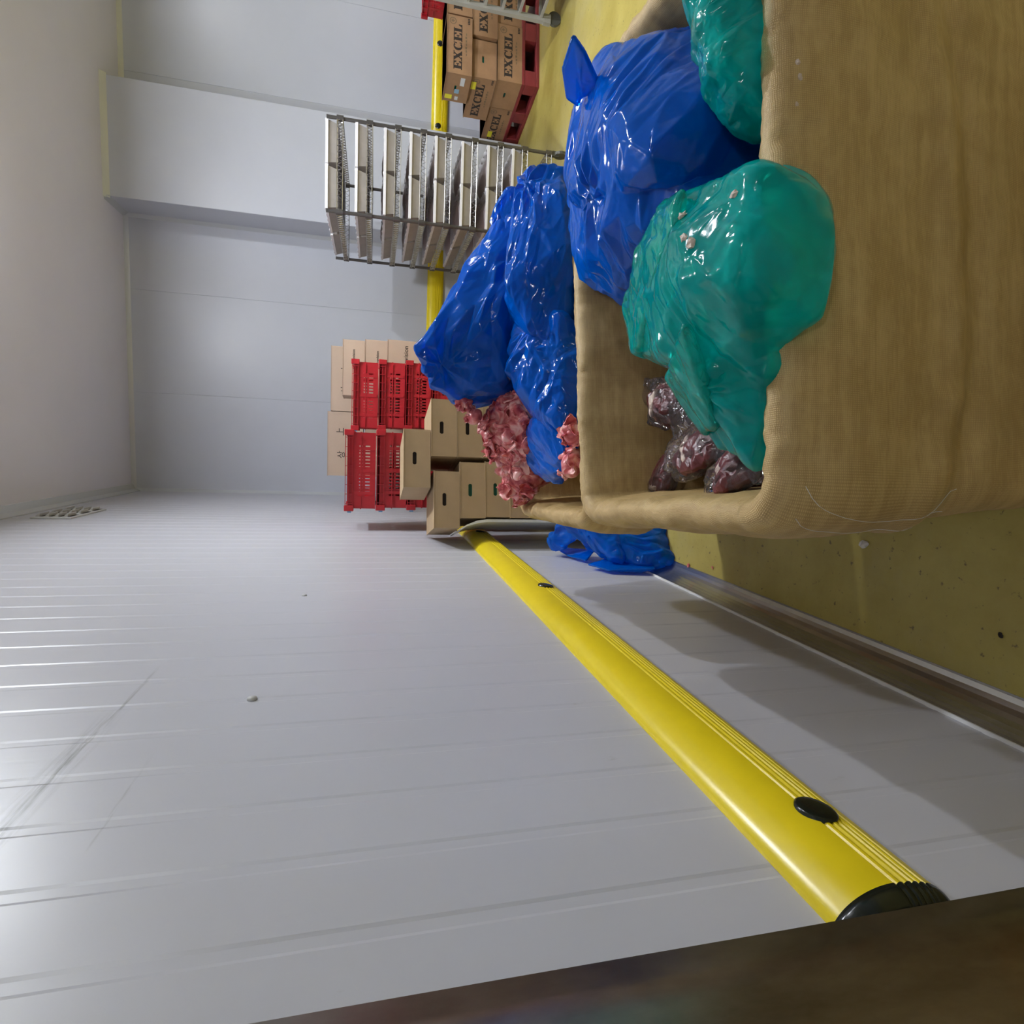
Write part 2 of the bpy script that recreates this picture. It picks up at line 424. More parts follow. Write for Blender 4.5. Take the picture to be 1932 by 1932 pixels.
def struct(o):
    o['kind'] = 'structure'; return o
def dup(root, loc=None, rz=None):
    c = root.copy(); COL.objects.link(c)
    if loc is not None: c.location = loc
    if rz is not None: c.rotation_euler = (0, 0, rz)
    for ch in root.children:
        k = ch.copy(); COL.objects.link(k); k.parent = c
        for g in ch.children:
            h = g.copy(); COL.objects.link(h); h.parent = k
    return c
def mesh_obj(name, v, f, mat, parent=None, smooth=True, uv=None):
    me = bpy.data.meshes.new(name)
    me.from_pydata([tuple(q) for q in v], [], f)
    me.materials.append(MATS[mat])
    if uv is not None:
        l = me.uv_layers.new(name='UVMap')
        idx = np.zeros(len(me.loops), int); me.loops.foreach_get('vertex_index', idx)
        l.data.foreach_set('uv', np.asarray(uv)[idx].astype(np.float32).ravel())
    if smooth: me.shade_smooth()
    o = bpy.data.objects.new(name, me); COL.objects.link(o)
    if parent: o.parent = parent
    return o
def grid_faces(nu, nv, wrap_u=False):
    f = []
    for j in range(nv - 1):
        for i in range(nu if wrap_u else nu - 1):
            i2 = (i + 1) % nu
            f.append((j * nu + i, j * nu + i2, (j + 1) * nu + i2, (j + 1) * nu + i))
    return f

def blob(prims, voxel=0.014, smooth_it=6):
    """union of ellipsoids / hulls -> one remeshed surface, returned as numpy verts and faces
       prims: ('e', centre, radii, (rx,ry,rz)) or ('h', [points], round)"""
    bm = bmesh.new()
    for pr in prims:
        if pr[0] == 'e':
            rot = Matrix.Identity(4)
            if len(pr) > 3:
                a = pr[3]
                rot = (Matrix.Rotation(a[2], 4, 'Z') @ Matrix.Rotation(a[1], 4, 'Y') @ Matrix.Rotation(a[0], 4, 'X'))
            mt = Matrix.Translation(pr[1]) @ rot @ Matrix.Diagonal((*pr[2], 1))
            bmesh.ops.create_icosphere(bm, subdivisions=3, radius=1, matrix=mt)
        else:
            b2 = bmesh.new()
            rr = pr[2]
            for p in pr[1]:
                bmesh.ops.create_icosphere(b2, subdivisions=1, radius=rr, matrix=Matrix.Translation(p))
            res = bmesh.ops.convex_hull(b2, input=b2.verts[:])
            bmesh.ops.delete(b2, geom=[g for g in res['geom_interior'] if isinstance(g, bmesh.types.BMVert)], context='VERTS')
            t = bpy.data.meshes.new('t'); b2.to_mesh(t); b2.free()
            bm.from_mesh(t); bpy.data.meshes.remove(t)
    me = bpy.data.meshes.new('tmp'); bm.to_mesh(me); bm.free()
    o = bpy.data.objects.new('tmp', me); COL.objects.link(o)
    md = o.modifiers.new('r', 'REMESH'); md.mode = 'VOXEL'; md.voxel_size = voxel
    if smooth_it:
        s = o.modifiers.new('s', 'SMOOTH'); s.factor = 0.5; s.iterations = smooth_it
    dg = bpy.context.evaluated_depsgraph_get()
    ev = o.evaluated_get(dg); m2 = ev.to_mesh()
    n = len(m2.vertices); v = np.zeros(n * 3); m2.vertices.foreach_get('co', v); v = v.reshape(-1, 3)
    nr = np.zeros(n * 3); m2.vertices.foreach_get('normal', nr); nr = nr.reshape(-1, 3)
    f = [tuple(p.vertices) for p in m2.polygons]
    ev.to_mesh_clear(); bpy.data.objects.remove(o); bpy.data.meshes.remove(me)
    return v, nr, f
def bag_mesh(name, prims, mat, amp=0.02, scale=0.16, seed=1, axis=None, stretch=2.5, voxel=0.012, shrink=0.0,
             sm=5, parent=None, tie=None, floorz=None, facets=0, fine=0.0025):
    """plastic film: folded relief, collapsed to flat facets with sharp creases, then softened and finely wrinkled"""
    v, nr, f = blob(prims, voxel, sm)
    h = crumple(v, seed, scale, axis, stretch)
    if tie:                                       # pleats radiating from a gathered point
        c, rad, k, a2 = tie
        d = v - np.array(c); dist = np.linalg.norm(d, axis=1)
        ax = np.array(v.mean(0)) - np.array(c); ax /= np.linalg.norm(ax)
        e1 = np.cross(ax, (0.1, 0.3, 0.95)); e1 /= np.linalg.norm(e1); e2 = np.cross(ax, e1)
        ang = np.arctan2(d @ e2, d @ e1)
        pl = np.abs(np.sin(ang * k * 0.5 + 1.7 * perlin(v * 5 + seed)))
        h = h + a2 / amp * (0.5 - pl) * np.exp(-dist / rad)
    v = v + nr * (h * amp * 2 - shrink)[:, None]
    if facets:
        me = bpy.data.meshes.new('tmp'); me.from_pydata([tuple(q) for q in v], [], f)
        o = bpy.data.objects.new('tmp', me); COL.objects.link(o)
        md = o.modifiers.new('d', 'DECIMATE'); md.ratio = min(1.0, facets / (2.0 * len(f)))
        su = o.modifiers.new('u', 'SUBSURF'); su.subdivision_type = 'SIMPLE'; su.levels = 3 if facets < 1500 else 2
        s_ = o.modifiers.new('s', 'SMOOTH'); s_.factor = 0.5; s_.iterations = 3
        ev = o.evaluated_get(bpy.context.evaluated_depsgraph_get()); m2 = ev.to_mesh()
        n = len(m2.vertices); v = np.zeros(n * 3); m2.vertices.foreach_get('co', v); v = v.reshape(-1, 3)
        nr = np.zeros(n * 3); m2.vertices.foreach_get('normal', nr); nr = nr.reshape(-1, 3)
        f = [tuple(p.vertices) for p in m2.polygons]
        ev.to_mesh_clear(); bpy.data.objects.remove(o); bpy.data.meshes.remove(me)
        v = v + nr * (crumple(v, seed + 11, scale * 0.28, axis, stretch * 1.4) * fine * 2)[:, None]
    if floorz is not None: v[:, 2] = np.maximum(v[:, 2], floorz)
    return mesh_obj(name, v, f, mat, parent)

def text_mesh(s, size, mat, parent, loc, rot, name='print', ext=0.0004, bold=0.0, align='CENTER'):
    cu = bpy.data.curves.new('t', 'FONT'); cu.body = s; cu.size = size; cu.extrude = ext; cu.offset = bold
    cu.align_x = align; cu.align_y = 'CENTER'
    o = bpy.data.objects.new('t', cu); COL.objects.link(o)
    dg = bpy.context.evaluated_depsgraph_get()
    me = bpy.data.meshes.new_from_object(o.evaluated_get(dg))
    bpy.data.objects.remove(o); bpy.data.curves.remove(cu)
    me.materials.clear(); me.materials.append(MATS[mat])
    k = bpy.data.objects.new(name, me); COL.objects.link(k)
    k.parent = parent; k.location = loc; k.rotation_euler = rot
    return k

# ------------------------------------------------------------------ the room
XL, YB, XR, YF = -0.673, 7.53, 9.0, -5.0
mb = MB(); mb.box(XL - 0.1, XR, YF, YB + 0.1, -0.1, 0.0); struct(mb.build('floor', 'floor_epoxy'))
mb = MB(); mb.box(XL - 0.1, XR, YF, YB + 0.1, CEIL, CEIL + 0.1); struct(mb.build('ceiling', 'ceiling_paint'))
mb = MB(); mb.box(XR, XR + 0.1, YF, YB, 0, CEIL); struct(mb.build('wall_right', 'back_wall_paint'))
mb = MB(); mb.box(XL - 0.1, XR, YF - 0.1, YF, 0, CEIL); struct(mb.build('wall_front', 'back_wall_paint'))
# left wall: backing plus profiled strips with a shallow recessed rib between them
mb = MB(); mb.box(XL - 0.1, XL - 0.006, YF, YB, 0, CEIL); wl = struct(mb.build('wall_left', 'left_wall_paint'))
PW = 0.158
def strip_profile(w):
    return [(XL - 0.008, 0.0), (XL - 0.0015, 0.0), (XL - 0.0015, 0.019), (XL, 0.026), (XL, w - 0.0065), (XL - 0.0015, w), (XL - 0.008, w)]
mb = MB(); mb.prism(strip_profile(PW), 'z', 0.11, CEIL); first = None
y = YB - PW
while y > -2.0:
    if first is None:
        first = mb.build('wall_panel', 'left_wall_paint', wl); first.location = (0, y, 0)
    else:
        c = first.copy(); COL.objects.link(c); c.location = (0, y, 0)
    y -= PW
mb = MB(); mb.box(XL - 0.008, XL, YF, y + PW, 0.1, CEIL); mb.build('wall_panel', 'left_wall_paint', wl)
# back wall in wide flat panels with hairline joints
mb = MB(); mb.box(XL, XR, YB + 0.004, YB + 0.1, 0, CEIL); wb = struct(mb.build('wall_back', 'back_wall_paint'))
x = XL; widths = [1.14] * 9
for k, wd in enumerate(widths):
    x1 = min(x + wd, XR)
    mb = MB(); mb.prism([(x + 0.0012, YB + 0.01), (x + 0.0012, YB + 0.002), (x + 0.004, YB), (x1 - 0.004, YB), (x1 - 0.0012, YB + 0.002), (x1 - 0.0012, YB + 0.01)], 'z', 0, CEIL)
    mb.build('wall_panel', 'back_wall_paint', wb)
    x = x1
# boxed column on the back wall
CX0, CX1, CY = 2.41, 3.57, 7.05
mb = MB(); mb.box(CX0, CX1, CY, YB, 0, CEIL - 0.03); cm = struct(mb.build('wall_column', 'back_wall_paint', bevel=0.006))
# trims
n = 0
def cove(prof, axis, a0, a1, mat='trim_metal'):
    global n
    n += 1
    mb = MB(); mb.prism(prof, axis, a0, a1)
    return struct(mb.build('trim_%d' % n, mat))
def cz(s=0.03): return s
# ceiling / left wall: a wider flat angle
cove([(XL, CEIL - 0.085), (XL, CEIL), (XL + 0.085, CEIL), (XL + 0.083, CEIL - 0.012), (XL + 0.03, CEIL - 0.03), (XL + 0.01, CEIL - 0.085)], 'y', YF, YB)
cove([(YB, CEIL - 0.04), (YB, CEIL), (YB - 0.04, CEIL), (YB - 0.026, CEIL - 0.012), (YB - 0.012, CEIL - 0.026)], 'x', XL, CX0)
cove([(YB, CEIL - 0.04), (YB, CEIL), (YB - 0.04, CEIL), (YB - 0.026, CEIL - 0.012), (YB - 0.012, CEIL - 0.026)], 'x', CX1, XR)
cove([(CY, CEIL - 0.05), (CY, CEIL), (CY - 0.04, CEIL), (CY - 0.026, CEIL - 0.015), (CY - 0.012, CEIL - 0.032)], 'x', CX0 - 0.02, CX1 + 0.02)
cove([(CX0, CEIL - 0.05), (CX0, CEIL), (CX0 - 0.04, CEIL), (CX0 - 0.026, CEIL - 0.015), (CX0 - 0.012, CEIL - 0.032)], 'y', CY - 0.02, YB)
cove([(XL, YB), (XL + 0.035, YB), (XL + 0.023, YB - 0.011), (XL + 0.011, YB - 0.023), (XL, YB - 0.035)], 'z', 0, CEIL - 0.03)
cove([(CX0, YB), (CX0 - 0.035, YB), (CX0 - 0.023, YB - 0.011), (CX0 - 0.011, YB - 0.023), (CX0, YB - 0.035)], 'z', 0, CEIL - 0.03)
# hygienic cove skirting: floor (x=-.598) up to the wall line (z=.12), bright bead on top
prof = [(XL - 0.001, 0.0)]
for k in range(9):
    a = k / 8 * math.pi / 2
    prof.append((-0.598 - 0.068 * math.sin(a) ** 0.9, 0.122 * (1 - math.cos(a))))
prof.append((XL - 0.001, 0.122))
prof = [(XL - 0.001, 0.0), (-0.590, 0.0), (-0.590, 0.003)] + prof[1:]
mb = MB(); mb.prism(prof, 'y', YF, YB); bl = struct(mb.build('baseboard_left', 'cove_metal', smooth=False))
mb = MB(); mb.box(XL - 0.002, -0.663, YF, YB, 0.121, 0.1265); mb.build('top_bead', 'white_trim', bl)
mb = MB(); mb.prism([(YB, 0), (YB - 0.06, 0), (YB - 0.03, 0.03), (YB - 0.01, 0.12), (YB, 0.12)], 'x', XL, XR); struct(mb.build('baseboard_back', 'trim_metal'))

# ------------------------------------------------------------------ yellow bumper rails
def bumper_profile(h=0.20, d=0.058):
    """(outward, height): smooth bulge above, four grooves in the lower half"""
    pts = []
    N = 120
    for k in range(N + 1):
        a = math.pi * k / N                            # 0 top .. pi bottom
        z = math.cos(a) * h / 2
        o = d * (max(0.0, math.sin(a)) ** (1.15 if a < math.pi / 2 else 0.72))
        for g in (0.515, 0.56, 0.605, 0.65, 0.695):
            q = abs(k / N - g)
            if q < 0.012: o -= 0.0045 * (1 - q / 0.012)
        pts.append((o, z))
    return pts
BZ = 0.895
bp_ = bumper_profile()
def cap_mesh(parent, y_end, depth=0.045, x0=XL, zc=BZ):
    # rounded end cap
    pr = bumper_profile(0.203, 0.0595); rings = 6; v = []; 
    for j in range(rings):
        t = j / (rings - 1); s = math.sqrt(max(0, 1 - (t * 0.93) ** 2.2))
        for (o, z) in pr: v.append((x0 + o * s, y_end - depth * t, zc + z * (0.6 + 0.4 * s)))
    f = grid_faces(len(pr), rings)
    f.append(tuple((rings - 1) * len(pr) + i for i in range(len(pr))))
    f.append(tuple(range(len(pr)))[::-1])
    return mesh_obj('end_cap', v, f, 'black_rubber', parent)
def plug(parent, p, nrm, r1=0.030):
    q = Vector(nrm).normalized(); a = q.orthogonal().normalized(); b2 = q.cross(a); v = []; f = []
    prof = [(r1, -0.012), (r1, 0.0005), (r1 * 0.9, 0.003), (r1 * 0.5, 0.0045)]
    n_ = 24
    for rr, hh in prof:
        for k in range(n_):
            t = 2 * math.pi * k / n_
            v.append(Vector(p) + (a * math.cos(t) + b2 * math.sin(t)) * rr + q * hh)
    f = grid_faces(n_, len(prof), True) + [tuple(3 * n_ + k for k in range(n_))]
    o = mesh_obj('plug', v, f, 'black_rubber', parent); return o
rail = tag(empty('bumper_rail', (XL, 0.625, BZ)), 'long yellow bumper rail with grooves and black plugs on the left wall', 'bumper rail')
mb = MB(); mb.prism([(o, z) for o, z in bp_], 'y', 0.0, 3.535); mb.build('rail_body', 'yellow_plastic', rail, smooth=False)
c = cap_mesh(rail, 0.0, x0=0, zc=0)
for yy in (0.175, 1.835, 3.49): plug(rail, (0.0585, yy, -0.018), (1, 0, -0.12), 0.036)
rail2 = tag(empty('bumper_rail', (XL, 4.17, BZ)), 'far stretch of yellow bumper on the left wall, in shade behind the cartons', 'bumper rail')
mb = MB(); mb.prism([(o, z) for o, z in bp_], 'y', 0.0, 3.3); mb.build('rail_body', 'yellow_plastic', rail2)
def back_rail(x0, x1, label, plugs):
    t = tag(empty('bumper_rail', (x0, YB, 0.925)), label, 'bumper rail')
    mb = MB(); mb.prism([(-o, z) for o, z in bp_], 'x', 0, x1 - x0); mb.build('rail_body', 'yellow_plastic', t)
    for px in plugs: plug(t, (px - x0, -0.0545, 0.024), (0, -1, 0.3), 0.035)
back_rail(-0.60, CX0 - 0.002, 'yellow bumper rail on the back wall between the crate stacks and the wire rack', [1.2])
back_rail(CX1 + 0.002, 7.5, 'yellow bumper rail on the back wall behind the red pallet of cartons', [3.84, 4.76, 6.4])

# ------------------------------------------------------------------ near steel panel, vent, wall caps
nu, nv = 26, 60
v = []
for j in range(nv):
    z = 0.0 + 2.75 * j / (nv - 1)
    for i in range(nu):
        t = i / (nu - 1); yy = -0.9 + t * 1.45
        e = max(0, 0.72 - z) / 0.72
        yy += t ** 6 * (0.028 * e * math.sin(z * 17 + 0.9) + 0.012 * e)
        xx = -0.578 + 0.012 * e * t ** 3 * math.sin(z * 11 + t * 3) + 0.003 * math.sin(z * 3 + yy * 4)
        v.append((xx, yy, z))
sp = mesh_obj('steel_panel', v, grid_faces(nu, nv), 'smudged_steel')
sm_ = sp.modifiers.new('t', 'SOLIDIFY'); sm_.thickness = 0.004
tag(sp, 'smudged dark stainless steel sheet standing in front of the near left wall, lower edge buckled', 'panel')

vt = tag(empty('wall_vent', (XL, 5.27, 4.0)), 'white louvred pressure vent high on the left wall below the ceiling', 'vent')
mb = MB(); mb.box(0, 0.012, -0.27, 0.33, -0.12, 0.15); mb.build('vent_plate', 'vent_white', vt, bevel=0.003)
for k in range(3):
    for j in range(4):
        yy = -0.16 + k * 0.20; zz = -0.075 + j * 0.062
        mb = MB(); mb.prism([(0.012, zz), (0.035, zz - 0.005), (0.035, zz + 0.004), (0.012, zz + 0.03)], 'y', yy - 0.06, yy + 0.07)
        mb.build('louvre', 'vent_white', vt)
        mb = MB(); mb.box(0.0122, 0.0135, yy - 0.06, yy + 0.07, zz - 0.022, zz + 0.002); mb.build('slot', 'hole_dark', vt)
def wall_cap(yy, zz, rr, label):
    mb = MB(); mb.tube([(XL - 0.001, yy, zz), (XL + 0.004, yy, zz), (XL + 0.007, yy, zz)], [rr, rr * 0.9, rr * 0.45], 16)
    o = mb.build('rivet', 'vent_white', wl, smooth=True); o['label'] = label
wall_cap(1.54, 1.947, 0.013, 'small round white screw cap on the left wall, the larger and nearer one')
wall_cap(2.58, 1.934, 0.012, 'small round white screw cap on the left wall, the farther one')

# ------------------------------------------------------------------ lined bulk bins
def bin_liner(name, corners, ztop, rr, prof, seed, parent, z0=0.15, ncorner=10, seg=0.012, wr=1.0, zvar=None, thick=0.006):
    """cloth draped over a box: perimeter (closed, rounded quad) x profile grid"""
    P4 = [np.array(c, float) for c in corners]      # counter-clockwise
    per = []
    for i in range(4):
        a, b, c = P4[i - 1], P4[i], P4[(i + 1) % 4]
        u1 = (a - b) / np.linalg.norm(a - b); u2 = (c - b) / np.linalg.norm(c - b)
        s = b + u1 * rr; e = b + u2 * rr
        for k in range(ncorner):
            t = k / (ncorner - 1)
            per.append((1 - t) ** 2 * s + 2 * t * (1 - t) * b + t * t * e)
        nxt = P4[(i + 1) % 4]; u3 = (b - nxt) / np.linalg.norm(b - nxt)
        e2 = nxt + u3 * rr; L = np.linalg.norm(e2 - e); m = max(2, int(L / seg))
        for k in range(1, m): per.append(e + (e2 - e) * k / m)
    per = np.array(per); nu = len(per)
    tang = np.roll(per, -1, 0) - np.roll(per, 1, 0); tang /= np.linalg.norm(tang, axis=1)[:, None]
    nrm = np.stack([tang[:, 1], -tang[:, 0]], 1)
    sarc = np.concatenate([[0], np.cumsum(np.linalg.norm(np.diff(per, axis=0), axis=1))])
    # densify the profile
    pr = [prof[0]]
    for a, b in zip(prof[:-1], prof[1:]):
        L = math.hypot(b[0] - a[0], b[1] - a[1]); m = max(1, int(L / 0.016))
        for k in range(1, m + 1): pr.append((a[0] + (b[0] - a[0]) * k / m, a[1] + (b[1] - a[1]) * k / m))
    pr = np.array(pr); 
    for _ in range(2): pr[1:-1] = (pr[:-2] + 2 * pr[1:-1] + pr[2:]) / 4
    tarc = np.concatenate([[0], np.cumsum(np.linalg.norm(np.diff(pr, axis=0), axis=1))])
    nv = len(pr); V = []; UV = []
    for j in range(nv):
        o, dz = pr[j]
        z = ztop + dz + (zvar(per) if zvar is not None else 0) * (1 if dz > -0.3 else 0.5)
        xy = per + nrm * o
        zz = z if isinstance(z, np.ndarray) else np.full(nu, z)
        V.append(np.column_stack([xy, zz])); UV.append(np.column_stack([sarc, np.full(nu, tarc[j])]))
    V = np.concatenate(V); UV = np.concatenate(UV)
    N3 = np.column_stack([np.tile(nrm, (nv, 1)), np.zeros(nu * nv)])
    d = 0.010 * perlin(V * 4.0 + seed) + 0.0045 * (0.3 - np.abs(perlin(V * np.array([9, 9, 3.5]) + seed * 3)))*3
    d += 0.003 * perlin(V * 22 + seed)
    near_rim = np.exp(-np.abs(V[:, 2] - ztop) / 0.08)
    d += near_rim * 0.020 * (0.25 - np.abs(perlin(np.column_stack([UV[:, 0] * 14, V[:, 2] * 6, np.full(len(V), seed * 5.0)]))))
    zf = 0.70 + 0.05 * np.sin(UV[:, 0] * 3.1 + seed) + 0.09 * perlin(UV * 1.7 @ np.array([[1, 0, 0.3], [0, 0.2, 0]]))
    d += 0.012 * np.exp(-((V[:, 2] - zf) / 0.035) ** 2) * (UV[:, 1] > 0.6) - 0.010 * np.exp(-((V[:, 2] - zf + 0.07) / 0.03) ** 2) * (UV[:, 1] > 0.6)
    V += N3 * (d * wr)[:, None]
    rc = np.exp(-np.abs(V[:, 2] - ztop) / 0.05)
    V += N3 * (rc * 0.015 * (0.22 - np.abs(perlin(np.column_stack([UV[:, 0] * 30 + V[:, 2] * 9, V[:, 2] * 10, np.full(len(V), seed * 7.0)])))) * 2)[:, None]
    V[:, 2] += near_rim * 0.010 * perlin(np.column_stack([UV[:, 0] * 7, np.full(len(V), seed * 2.2), V[:, 2] * 2])) * wr
    f = grid_faces(nu, nv, True)
    o = mesh_obj(name, V, f, 'woven_liner', parent, uv=UV)
    so = o.modifiers.new('t', 'SOLIDIFY'); so.thickness = thick; so.offset = 1
    return o
def quad_prism(mb, corners, off, z0, z1, mi=0):
    c = np.mean(corners, axis=0)
    pts = [np.array(q) + (c - np.array(q)) / np.linalg.norm(c - np.array(q)) * off for q in corners]
    mb.prism([tuple(p) for p in pts], 'z', z0, z1, mi)
A4 = [(-0.085, 0.83), (1.06, 1.00), (1.13, 2.01), (-0.180, 1.69)]          # CCW from above: FL, FR, BR, BL
binA = tag(empty('bulk_bin', (0, 0, 0)), 'nearest bulk bin lined with tan woven sheet, teal bag hanging over its front rim', 'bin')
profA = [(-0.075, -0.52), (-0.055, -0.20), (-0.034, -0.06), (-0.022, -0.012), (0.0, 0.002), (0.024, -0.008), (0.040, -0.04),
         (0.050, -0.10), (0.048, -0.18), (0.026, -0.32), (0.000, -0.50), (-0.045, -0.85)]
bin_liner('woven_liner', A4, 1.02, 0.07, profA, 3.1, binA)
mb = MB(); quad_prism(mb, A4, 0.10, 0.45, 0.52); mb.build('bin_floor', 'woven_liner', binA)
mb = MB()
for a, b in ((0, 1), (1, 2), (2, 3), (3, 0)):
    c = np.mean(A4, axis=0); P = [np.array(A4[a]), np.array(A4[b])]
    P = [P[0] + (P[1] - P[0]) * 0.09, P[1] + (P[0] - P[1]) * 0.09]
    vs = []
    for z_, i0, i1 in ((0.16, 0.15, 0.18), (0.93, 0.015, 0.038)):
        vs += [(*(P[0] + (c - P[0]) * i0), z_), (*(P[1] + (c - P[1]) * i0), z_), (*(P[1] + (c - P[1]) * i1), z_), (*(P[0] + (c - P[0]) * i1), z_)]
    mb.add(vs, [(0, 1, 2, 3), (4, 5, 6, 7), (0, 1, 5, 4), (1, 2, 6, 5), (2, 3, 7, 6), (3, 0, 4, 7)])
mb.build('container', 'orange_plastic', binA)
def pallet_under(parent, corners, mat):
    c = np.mean(corners, axis=0)
    mb = MB(); quad_prism(mb, corners, 0.07, 0.10, 0.16); mb.build('pallet_deck', mat, parent)
    for q in corners:
        p = np.array(q) + (c - np.array(q)) * 0.14
        mb = MB(); mb.box(p[0] - 0.06, p[0] + 0.06, p[1] - 0.06, p[1] + 0.06, 0, 0.10); mb.build('foot', mat, parent)
pallet_under(binA, A4, 'orange_plastic')
B4 = [(-0.225, 1.785), (1.03, 2.125), (0.88, 3.02), (-0.275, 2.62)]
binB = tag(empty('bulk_bin', (0, 0, 0)), 'second bulk bin behind the nearest, tan liner heaped with blue bags and pink trimmings', 'bin')
bin_liner('woven_liner', B4, 0.98, 0.07, profA, 8.4, binB)
mb = MB(); quad_prism(mb, B4, 0.10, 0.55, 0.62); mb.build('bin_floor', 'woven_liner', binB)
mb = MB()
for a, b in ((0, 1), (1, 2), (2, 3), (3, 0)):
    c = np.mean(B4, axis=0); P = [np.array(B4[a]), np.array(B4[b])]
    P = [P[0] + (P[1] - P[0]) * 0.09, P[1] + (P[0] - P[1]) * 0.09]
    vs = []
    for z_, i0, i1 in ((0.16, 0.15, 0.18), (0.89, 0.015, 0.038)):
        vs += [(*(P[0] + (c - P[0]) * i0), z_), (*(P[1] + (c - P[1]) * i0), z_), (*(P[1] + (c - P[1]) * i1), z_), (*(P[0] + (c - P[0]) * i1), z_)]
    mb.add(vs, [(0, 1, 2, 3), (4, 5, 6, 7), (0, 1, 5, 4), (1, 2, 6, 5), (2, 3, 7, 6), (3, 0, 4, 7)])
mb.build('container', 'orange_plastic', binB)
pallet_under(binB, B4, 'orange_plastic')


# ------------------------------------------------------------------ cartons
def carton_mesh(w_, d_, h_, hole=True, hole_mat=1, hw=0.085, hh=0.026, hz=0.60):
    """box with origin at its bottom front-left corner, front face at y=0 with a real hand hole"""
    mb = MB()
    if hole:
        cx, cz_ = w_ / 2, h_ * hz; n_ = 20; ov = []
        for k in range(n_):
            t = 2 * math.pi * (k + 0.5) / n_
            ct, st = math.cos(t), math.sin(t)
            r_ = hh / 2
            ov.append((cx + math.copysign(hw / 2 - r_, ct) + r_ * ct, cz_ + r_ * st))
        # front face: ring between rectangle and oval
        rect = []
        for k in range(n_):
            t = 2 * math.pi * (k + 0.5) / n_; ct, st = math.cos(t), math.sin(t)
            s = min((w_ / 2) / max(abs(ct), 1e-6), (h_ / 2) / max(abs(st), 1e-6))
            rect.append((cx + ct * s, h_ / 2 + st * s))
        # snap ring points next to the corners
        for (qx, qz) in ((0, 0), (w_, 0), (0, h_), (w_, h_)):
            i = min(range(n_), key=lambda k: (rect[k][0] - qx) ** 2 + (rect[k][1] - qz) ** 2)
            rect[i] = (qx, qz)
        vs = [(x, 0, z) for x, z in rect] + [(x, 0, z) for x, z in ov]
        mb.add(vs, [(k, (k + 1) % n_, n_ + (k + 1) % n_, n_ + k) for k in range(n_)])
        vs = [(x, 0, z) for x, z in ov] + [(x, 0.012, z) for x, z in ov]
        mb.add(vs, [(k, (k + 1) % n_, n_ + (k + 1) % n_, n_ + k) for k in range(n_)])
        mb.add([(x, 0.012, z) for x, z in ov], [tuple(range(n_))], 1)
    else:
        mb.add([(0, 0, 0), (w_, 0, 0), (w_, 0, h_), (0, 0, h_)], [(0, 1, 2, 3)])
    mb.add([(0, 0, 0), (0, d_, 0), (0, d_, h_), (0, 0, h_)], [(0, 1, 2, 3)])
    mb.add([(w_, 0, 0), (w_, d_, 0), (w_, d_, h_), (w_, 0, h_)], [(0, 1, 2, 3)])
    mb.add([(0, d_, 0), (w_, d_, 0), (w_, d_, h_), (0, d_, h_)], [(0, 1, 2, 3)])
    mb.add([(0, 0, 0), (w_, 0, 0), (w_, d_, 0), (0, d_, 0)], [(0, 1, 2, 3)])
    mb.add([(0, 0, h_), (w_, 0, h_), (w_, d_, h_), (0, d_, h_)], [(0, 1, 2, 3)])
    return mb
def carton(name, loc, rz, dims, mat, label, group, hole='hole_dark', lid=True):
    t = tag(empty(name, loc, rz), label, 'carton', group)
    w_, d_, h_ = dims
    carton_mesh(w_, d_, h_, hole is not None).build('box_body', [mat, hole or 'hole_dark'], t)
    if lid:                                     # glued lid: thin sheet standing a little proud with a shadow gap
        mb = MB(); mb.box(-0.003, w_ + 0.003, -0.003, d_ + 0.003, h_ - 0.001, h_ + 0.003); mb.build('lid', mat, t)
    return t
RZ = math.radians(14)
G1 = 'kraft cartons with oval hand holes stacked behind the second bin'
e1 = Vector((math.cos(RZ), math.sin(RZ), 0)); e2 = Vector((-math.sin(RZ), math.cos(RZ), 0))
CH = 0.170
stackdefs = [
    # x offset along e1 from the left column edge, level bottom z, label, hole
    (-0.065, 1.100, 'kraft carton overhanging left at the top of the left column, dark hand hole', 'hole_dark', 0.37),
    (0.000, 0.930, 'kraft carton second from top of the left column, green bag behind its hand hole', 'hole_green', 0.37),
    (0.008, 0.762, 'kraft carton third in the left column, green hand hole beside the pink trimmings', 'hole_green', 0.37),
    (0.005, 0.595, 'kraft carton just above the left liner corner of the second bin', 'hole_dark', 0.37),
    (0.015, 0.428, 'kraft carton second from bottom of the left column beside the white board', 'hole_dark', 0.37),
    (0.010, 0.262, 'kraft carton at the bottom of the left column near the floor', 'hole_dark', 0.37),
]
org = Vector((-0.463, 3.68, 0))
for (dx, z, lab, hm, wd) in stackdefs:
    p = org + e1 * dx; carton('carton', (p.x, p.y, z), RZ, (wd, 0.50, CH - 0.005), 'carton_kraft', lab, None, hm)
p = org + e1 * 0.405
carton('carton', (p.x, p.y, 1.116), RZ, (0.385, 0.50, CH - 0.003), 'carton_kraft', 'kraft carton on the right column, pale top, blue bag covering its right side', None)
carton('carton', (p.x, p.y, 0.944), RZ, (0.385, 0.50, CH - 0.003), 'carton_kraft', 'kraft carton in the right column just above the pink trimmings', None)
for k in range(4):
    carton('carton', (p.x, p.y, 0.262 + k * CH), RZ, (0.385, 0.50, CH - 0.003), 'carton_kraft', 'kraft carton in the lower right column, %s level from the floor' % ['first', 'second', 'third', 'fourth'][k], None)
p = org + e1 * 0.195
carton('carton', (p.x, p.y, 1.289), RZ + 0.02, (0.385, 0.48, CH), 'carton_kraft', 'kraft carton topmost of the stack, straddling the two columns', None)
